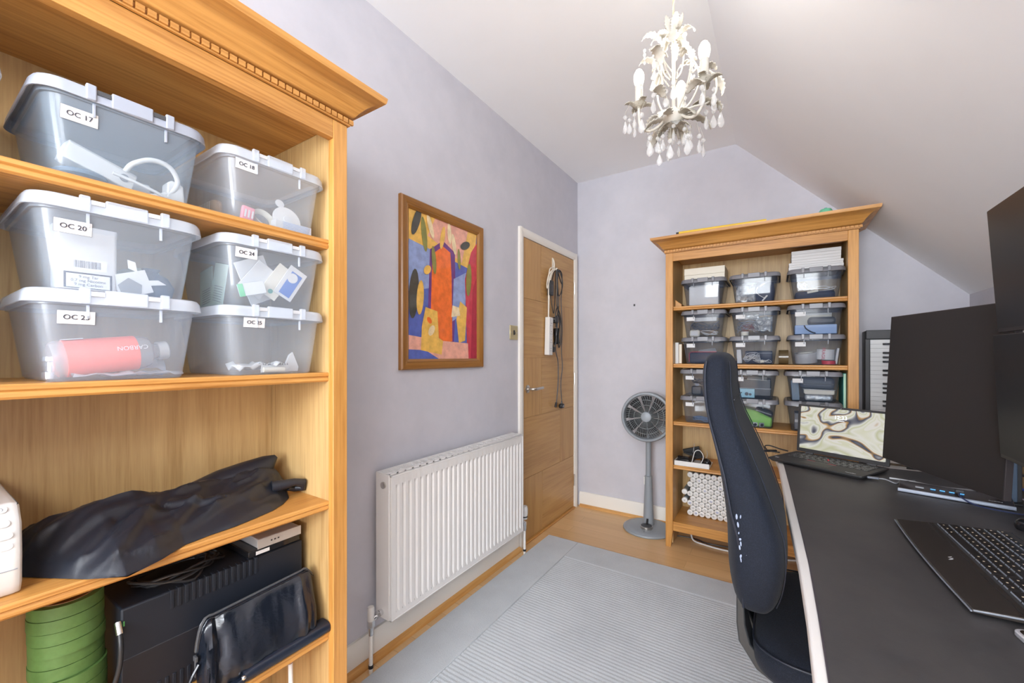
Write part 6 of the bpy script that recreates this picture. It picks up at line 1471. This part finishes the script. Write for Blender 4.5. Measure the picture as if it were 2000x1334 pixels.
def hang(label, pts, r, m, ends=()):
    t = thing('power_cable', label, 'cable', (xd + 0.001, 2.60, 1.20), group='black leads hanging on the door')
    obj('cord', MB().tube(pts, r, 8, spl=6), m, t)
    for kind, p, m2 in ends:
        if kind == 'plug':
            obj('plug', MB().box(p[0] - 0.014, p[0] + 0.014, p[1] - 0.024, p[1] + 0.024, p[2] - 0.040, p[2] - 0.006), m2, t, bevel=0.009)
            obj('plug_face', MB().box(p[0] + 0.0142, p[0] + 0.0150, p[1] - 0.014, p[1] + 0.014, p[2] - 0.030, p[2] - 0.018), mid_gr, t)
            obj('strain_relief', MB().tube([(p[0], p[1], p[2] - 0.008), (p[0], p[1], p[2] + 0.012)], [0.0075, 0.0045], 8), m2, t)
        elif kind == 'fig8':
            obj('connector', MB().tube([p, (p[0], p[1] - 0.012, p[2] - 0.032)], 0.0085, 10), m2, t)
hang('long dark lead ending in a plug, lowest on the door', [(0.040, 0.010, 0.612), (0.034, 0.090, 0.58), (0.026, 0.115, 0.48), (0.022, 0.110, 0.40), (0.024, 0.125, 0.20), (0.022, 0.115, 0.05), (0.020, 0.135, -0.08), (0.020, 0.110, -0.20), (0.020, 0.125, -0.335)], 0.0036, dark_gr, [('plug', (0.018, 0.128, -0.345), black_pl)])
hang('dark lead ending in a small round connector beside the plug', [(0.040, 0.005, 0.612), (0.030, 0.040, 0.50), (0.026, 0.060, 0.36), (0.026, 0.035, 0.18), (0.024, 0.018, 0.05), (0.022, 0.060, -0.05), (0.022, 0.060, -0.20), (0.020, 0.040, -0.335)], 0.0036, dark_gr, [('fig8', (0.020, 0.036, -0.335), black_pl)])
cp = []
for k in range(13):
    a_ = k * 0.9; cp.append((0.030 + 0.006 * math.sin(k * 2.1), 0.062 + 0.050 * math.cos(a_ * 1.0) * (0.8 + 0.2 * math.sin(k)), 0.525 + 0.095 * math.sin(a_)))
hang('black lead coiled in loops on the right of the door hook', [(0.042, 0.004, 0.615)] + cp, 0.0036, black_pl)
hang('black lead bunched below the charger brick on the door', [(0.040, 0.006, 0.610), (0.034, 0.02, 0.50), (0.030, 0.03, 0.36), (0.034, 0.065, 0.30), (0.034, 0.085, 0.22), (0.036, 0.070, 0.10), (0.034, 0.050, 0.06), (0.034, 0.040, 0.12), (0.036, 0.060, 0.24), (0.034, 0.040, 0.30)], 0.0042, black_pl)
t = thing('plug_adapter', 'black plug with silver pins hanging beside the white extension lead', 'plug', (xd + 0.001, 2.622, 1.455))
obj('case', MB().box(0.006, 0.040, -0.026, 0.020, -0.022, 0.022), black_pl, t, bevel=0.008)
obj('pins', MB().box(0.018, 0.022, -0.048, -0.026, -0.010, -0.006).box(0.028, 0.032, -0.048, -0.026, 0.002, 0.006), nickel, t)
obj('lead', MB().tube([(0.02, 0.0, 0.02), (0.022, 0.002, 0.06), (0.026, 0.03, 0.10), (0.026, 0.02, 0.03)], 0.0036, 8, spl=5), black_pl, t)
t = thing('power_brick', 'flat black power brick hanging edge-on low among the door leads', 'charger', (xd + 0.001, 2.655, 1.285))
obj('case', MB().box(0.004, 0.032, -0.024, 0.016, 0.0, 0.115).tf(Matrix.Rotation(0.12, 4, 'X')), black_gl, t, bevel=0.006)
obj('cord', MB().tube([(0.018, -0.008, 0.115), (0.020, -0.01, 0.17), (0.026, -0.03, 0.20), (0.022, -0.03, 0.12)], 0.0034, 8, spl=5), black_pl, t)
t = thing('adapter_plug', 'small black adapter plugged in at the foot of the extension lead', 'plug', (xd + 0.001, 2.575, 1.225))
obj('case', MB().box(0.006, 0.036, -0.020, 0.018, 0, 0.040), black_pl, t, bevel=0.007)
obj('lead', MB().tube([(0.02, 0.01, 0.04), (0.022, 0.02, 0.07), (0.024, 0.03, 0.05)], 0.0034, 8, spl=4), black_pl, t)

# ------------------------------------------------------------------ chandelier (local x to the right, y away from the photo's viewpoint)
CHZ = ZC
ch = thing('chandelier', 'small cream leaf chandelier with three lit candle bulbs and crystal drops', 'chandelier', (-0.276, 1.3695, ZC), rz=math.atan(518 / 800))
crm = noisy('chandelier_cream', (0.50, 0.47, 0.40), (0.58, 0.56, 0.51), 30.0, 0.45)
crg = noisy('leaf_grey_gilt', (0.30, 0.27, 0.21), (0.46, 0.44, 0.38), 26.0, 0.45)
bulb_m = mat('bulb_lit', (1, 1, 1), 0.4, emit=(1.0, 0.90, 0.74), estr=2.6)
def C(x, y, z): return Vector((x, y, z - ZC))    # z given as a height above the floor
obj('ceiling_rose', MB().lathe([(0.001, -0.028), (0.010, -0.028), (0.030, -0.020), (0.045, -0.006), (0.046, 0.0), (0.001, 0.0)], 28), crm, ch)
obj('flex', MB().tube([C(0, 0, 2.57), C(0.002, 0, 2.45), C(-0.001, 0, 2.28)], 0.0028, 8), mat('flex_gold', (0.62, 0.56, 0.36), 0.5), ch)
obj('chain', MB().tube([C(0.004 * math.sin(k * 0.9), 0.004 * math.cos(k * 0.9), 2.57 - k * 0.0145) for k in range(20)], 0.0014, 6), crm, ch)
obj('stem', MB().tube([C(0, 0, 2.275), C(0, 0, 1.95)], 0.0058, 12), crm, ch)
obj('stem_collar', MB().lathe([(0.006, 0.018), (0.012, 0.012), (0.009, 0.0), (0.014, -0.010), (0.006, -0.018)], 18, M=Matrix.Translation(C(0, 0, 2.245))), crm, ch)
obj('hub_bowl', MB().lathe([(0.006, 0.034), (0.010, 0.030), (0.014, 0.018), (0.028, 0.014), (0.034, 0.002), (0.030, -0.012), (0.020, -0.022), (0.001, -0.024)], 28, M=Matrix.Translation(C(0, 0, 1.955))), crm, ch)
def leaf(base, dirv, up, L_, w_, curl, m=None, lobes=7, name='leaf', th=0.0012):
    """acanthus-like leaf: spine bending from dirv, curling by 'curl' radians, lobed edge, raised midrib"""
    d = Vector(dirv).normalized(); u = Vector(up); u = (u - d * u.dot(d)).normalized(); s_ = d.cross(u)
    n = 22; rows_l = []; p = Vector(base); ang = 0
    for k in range(n + 1):
        q = k / n
        ang = curl * q ** 1.5
        dd = d * math.cos(ang) - u * math.sin(ang); nn = u * math.cos(ang) + d * math.sin(ang)
        if k: p = p + dd * (L_ / n)
        env = math.sin(PI * min(1, q * 0.93 + 0.05)) ** 0.7
        w = w_ * env * (0.52 + 0.52 * abs(math.sin(q * lobes * PI)))
        row = []
        for j, (a_, h_) in enumerate(((-1, 0.10), (-0.5, -0.05), (0, 0.10), (0.5, -0.05), (1, 0.10))):
            row.append(p + s_ * (w * a_) + nn * (h_ * w * (0.6 + 0.4 * math.sin(q * lobes * 2 * PI))))
        rows_l.append(row)
    vs = [v for r in rows_l for v in r]; fs = [(r * 5 + c, r * 5 + c + 1, (r + 1) * 5 + c + 1, (r + 1) * 5 + c) for r in range(n) for c in range(4)]
    return obj(name, MB().add(vs, fs, 0, True), m or crm, ch, solid=th)
def drop(p, s=1.0, ang=0.0):
    """small bead, wire and faceted pear drop hanging from p"""
    x, y, z = p
    c = MB()
    c.sphere((x, y, z - 0.010 * s), 0.0062 * s, 10)
    prof = [(0.0008, 0.0), (0.003, -0.004), (0.0062, -0.012), (0.0088, -0.020), (0.0086, -0.026), (0.005, -0.032), (0.0008, -0.034)]
    Mx_ = Matrix.Translation((x, y, z - 0.020 * s)) @ Matrix.Rotation(ang, 4, 'Z') @ Matrix.Diagonal((s, s * 0.62, s, 1))
    c.lathe(prof, 8, M=Mx_, smooth=False)
    dr = obj('crystal_drop', c, crystal, ch)
    obj('wire', MB().tube([(x, y, z + 0.004), (x, y, z - 0.020 * s)], 0.0005, 5), crg, dr)
# candle arms
arms = [(-58, 1.0), (56, 1.0), (163, 1.0)]
for k, (deg, s) in enumerate(arms):
    a_ = math.radians(deg); c_, s_ = math.cos(a_), math.sin(a_)
    R_ = 0.105
    P = lambda r, z: C(c_ * r, s_ * r, z)
    obj('candle_arm', MB().tube([P(0.020, 1.962), P(0.045, 1.935), P(0.075, 1.925), P(0.100, 1.945), P(R_, 1.985), P(R_, 2.010)], 0.0045, 10, spl=6), crm, ch)
    cup = obj('candle_cup', MB().lathe([(0.004, -0.010), (0.010, -0.004), (0.022, 0.002), (0.024, 0.005), (0.020, 0.006), (0.008, 0.002), (0.001, 0.002)], 22, M=Matrix.Translation(P(R_, 2.012))), crg, ch)
    obj('candle_tube', MB().lathe([(0.0125, 0.0), (0.0125, 0.060), (0.001, 0.060)], 18, M=Matrix.Translation(P(R_, 2.016))), crm, ch)
    bl_ = obj('candle_bulb', MB().lathe([(0.001, 0.0), (0.011, 0.0), (0.0145, 0.010), (0.0170, 0.024), (0.0155, 0.038), (0.0090, 0.050), (0.001, 0.056)], 20, M=Matrix.Translation(P(R_, 2.0762))), bulb_m, ch)
    for j in range(4):
        b_ = a_ + j * PI / 2 + 0.4
        leaf(P(R_, 2.006) + Vector((math.cos(b_) * 0.008, math.sin(b_) * 0.008, 0)), (math.cos(b_), math.sin(b_), 0.9), (0, 0, 1), 0.045, 0.012, 1.4, crg)
    L = bpy.data.lights.new('candle_light', 'POINT'); L.energy = 0.75; L.color = (1.0, 0.94, 0.86); L.shadow_soft_size = 0.015
    lo = bpy.data.objects.new('candle_light', L); COL.objects.link(lo); lo.parent = ch; lo.location = P(R_, 2.165)
    for j in (-1, 0, 1):
        b_ = a_ + j * 1.1
        drop(P(R_, 1.985) + Vector((math.cos(b_) * 0.030, math.sin(b_) * 0.030, -0.004)), 1.05, b_)
# leafy scrolls between the arms, rising and curling outward
for k, deg in enumerate((-2, 108, 222, 286, 20, 135, 195)):
    a_ = math.radians(deg); c_, s_ = math.cos(a_), math.sin(a_)
    P = lambda r, z: C(c_ * r, s_ * r, z)
    if k < 4:
        obj('scroll_stem', MB().tube([P(0.018, 1.970), P(0.050, 2.000), P(0.075, 2.050), P(0.078, 2.100), P(0.060, 2.135), P(0.040, 2.128)], 0.0030, 8, spl=6), crm, ch)
        leaf(P(0.078, 2.085), (c_ * 0.2, s_ * 0.2, 1), (c_, s_, 0.2), 0.085, 0.019, 2.6 if k % 2 else -2.6)
        leaf(P(0.060, 1.995), (c_, s_, 0.6), (0, 0, 1), 0.085, 0.020, 1.7, crg if k == 0 else crm)
        drop(P(0.125, 1.985), 1.2, a_)
    else:
        obj('scroll_stem', MB().tube([P(0.010, 2.080), P(0.030, 2.110), P(0.040, 2.160), P(0.036, 2.200)], 0.0026, 8, spl=6), crm, ch)
        leaf(P(0.036, 2.165), (c_ * 0.3, s_ * 0.3, 1), (-c_, -s_, 0.2), 0.075, 0.016, -2.2)
        drop(P(0.070, 2.175 - 0.01 * k), 1.0, a_)
# scroll that sweeps out to the right with a big double leaf
obj('scroll_stem', MB().tube([C(0.02, -0.01, 1.968), C(0.06, -0.01, 1.985), C(0.105, -0.005, 2.00), C(0.135, 0, 2.04), C(0.130, 0, 2.09), C(0.085, 0, 2.115), C(0.060, 0, 2.10)], 0.0034, 8, spl=6), crm, ch)
leaf(C(0.120, 0, 2.095), (0.6, 0, -0.4), (0.5, 0, 1), 0.085, 0.020, 1.3)
leaf(C(0.095, 0, 2.005), (1, 0, 0.25), (0, 0, 1), 0.075, 0.018, 1.9, crg)
drop(C(0.150, 0.0, 2.005), 1.5, 0.4)
for (pts, zt) in (([(-0.004, 0, 2.100), (-0.030, 0, 2.135), (-0.036, 0, 2.165), (-0.036, 0, 2.185)], 2.18), ([(-0.010, 0.01, 2.060), (-0.032, 0.01, 2.090), (-0.042, 0.01, 2.108), (-0.042, 0.01, 2.112)], 2.11), ([(0.004, 0.03, 2.070), (0.020, 0.03, 2.09), (0.024, 0.03, 2.115), (0.022, 0.03, 2.12)], 2.12)):
    obj('scroll_stem', MB().tube([C(*p) for p in pts], 0.0026, 8, spl=6), crm, ch)
    sx_ = 1 if pts[0][0] > 0 else -1
    leaf(C(*pts[-1]), (0.35 * sx_, 0, 1), (-sx_, 0, 0.3), 0.090, 0.015, 2.5)
    ex = pts[-1][0] + sx_ * 0.056
    for q in range(4): obj('bead', MB().sphere(C(ex, pts[-1][1], zt - 0.012 - q * 0.013), 0.0042, 8, sc_=(1, 1, 1.3)), crystal, ch)
# crown of leaves at the top of the stem
for j in range(6):
    b_ = j * PI / 3 + 0.3
    leaf(C(math.cos(b_) * 0.006, math.sin(b_) * 0.006, 2.222), (math.cos(b_) * 0.75, math.sin(b_) * 0.75, 1.0), (-math.cos(b_), -math.sin(b_), 0.6), 0.056, 0.015, -0.5 if j % 2 else 0.9)
for j in range(3):
    b_ = j * 2 * PI / 3 + 0.1
    leaf(C(math.cos(b_) * 0.012, math.sin(b_) * 0.012, 2.235), (math.cos(b_) * 0.45, math.sin(b_) * 0.45, -1.0), (math.cos(b_), math.sin(b_), 0.2), 0.115, 0.017, -0.5)
    leaf(C(math.cos(b_ + 1) * 0.010, math.sin(b_ + 1) * 0.010, 2.205), (math.cos(b_ + 1), math.sin(b_ + 1), 0.5), (0, 0, 1), 0.080, 0.015, 2.0)
for x, y, z, s in ((0.018, -0.04, 2.200, 1.25), (-0.062, 0.0, 2.160, 0.9), (0.062, 0.01, 2.175, 1.0)): drop(C(x, y, z), s, 0.5)
# skirt of leaves and drops under the bowl
for j in range(6):
    b_ = j * PI / 3 - 0.2
    leaf(C(math.cos(b_) * 0.020, math.sin(b_) * 0.020, 1.950), (math.cos(b_), math.sin(b_), 0.15), (0, 0, 1), 0.110 if j % 2 == 0 else 0.085, 0.020, 1.4, crg if j in (0, 5) else crm)
    leaf(C(math.cos(b_ + 0.5) * 0.012, math.sin(b_ + 0.5) * 0.012, 1.935), (math.cos(b_ + 0.5), math.sin(b_ + 0.5), -0.25), (0, 0, 1), 0.055, 0.015, 0.9, mat('leaf_dark', (0.30, 0.29, 0.27), 0.5) if j == 4 else crg)
for j in range(9):
    b_ = j * 2 * PI / 9 + 0.15
    drop(C(math.cos(b_) * 0.048, math.sin(b_) * 0.048, 1.915 - 0.010 * (j % 3)), 1.05, b_)
for x, y, z, s in ((-0.030, -0.05, 1.868, 1.25), (0.020, -0.055, 1.880, 1.3), (0.068, -0.03, 1.893, 1.2), (-0.052, -0.02, 1.850, 1.05), (-0.075, 0.0, 1.905, 1.35), (0.094, 0.0, 1.895, 1.2), (-0.145, 0.03, 1.985, 1.2), (-0.108, -0.02, 1.965, 1.3), (0.080, -0.05, 1.955, 1.2), (-0.020, -0.05, 2.045, 1.2), (-0.035, -0.03, 2.03, 1.1), (0.045, 0.02, 2.04, 1.0)):
    drop(C(x, y, z), s, x * 9)
    obj('bead_wire', MB().tube([C(x, y, z + 0.004), C(x * 0.9, y * 0.9, z + 0.030)], 0.0006, 5), crg, ch)
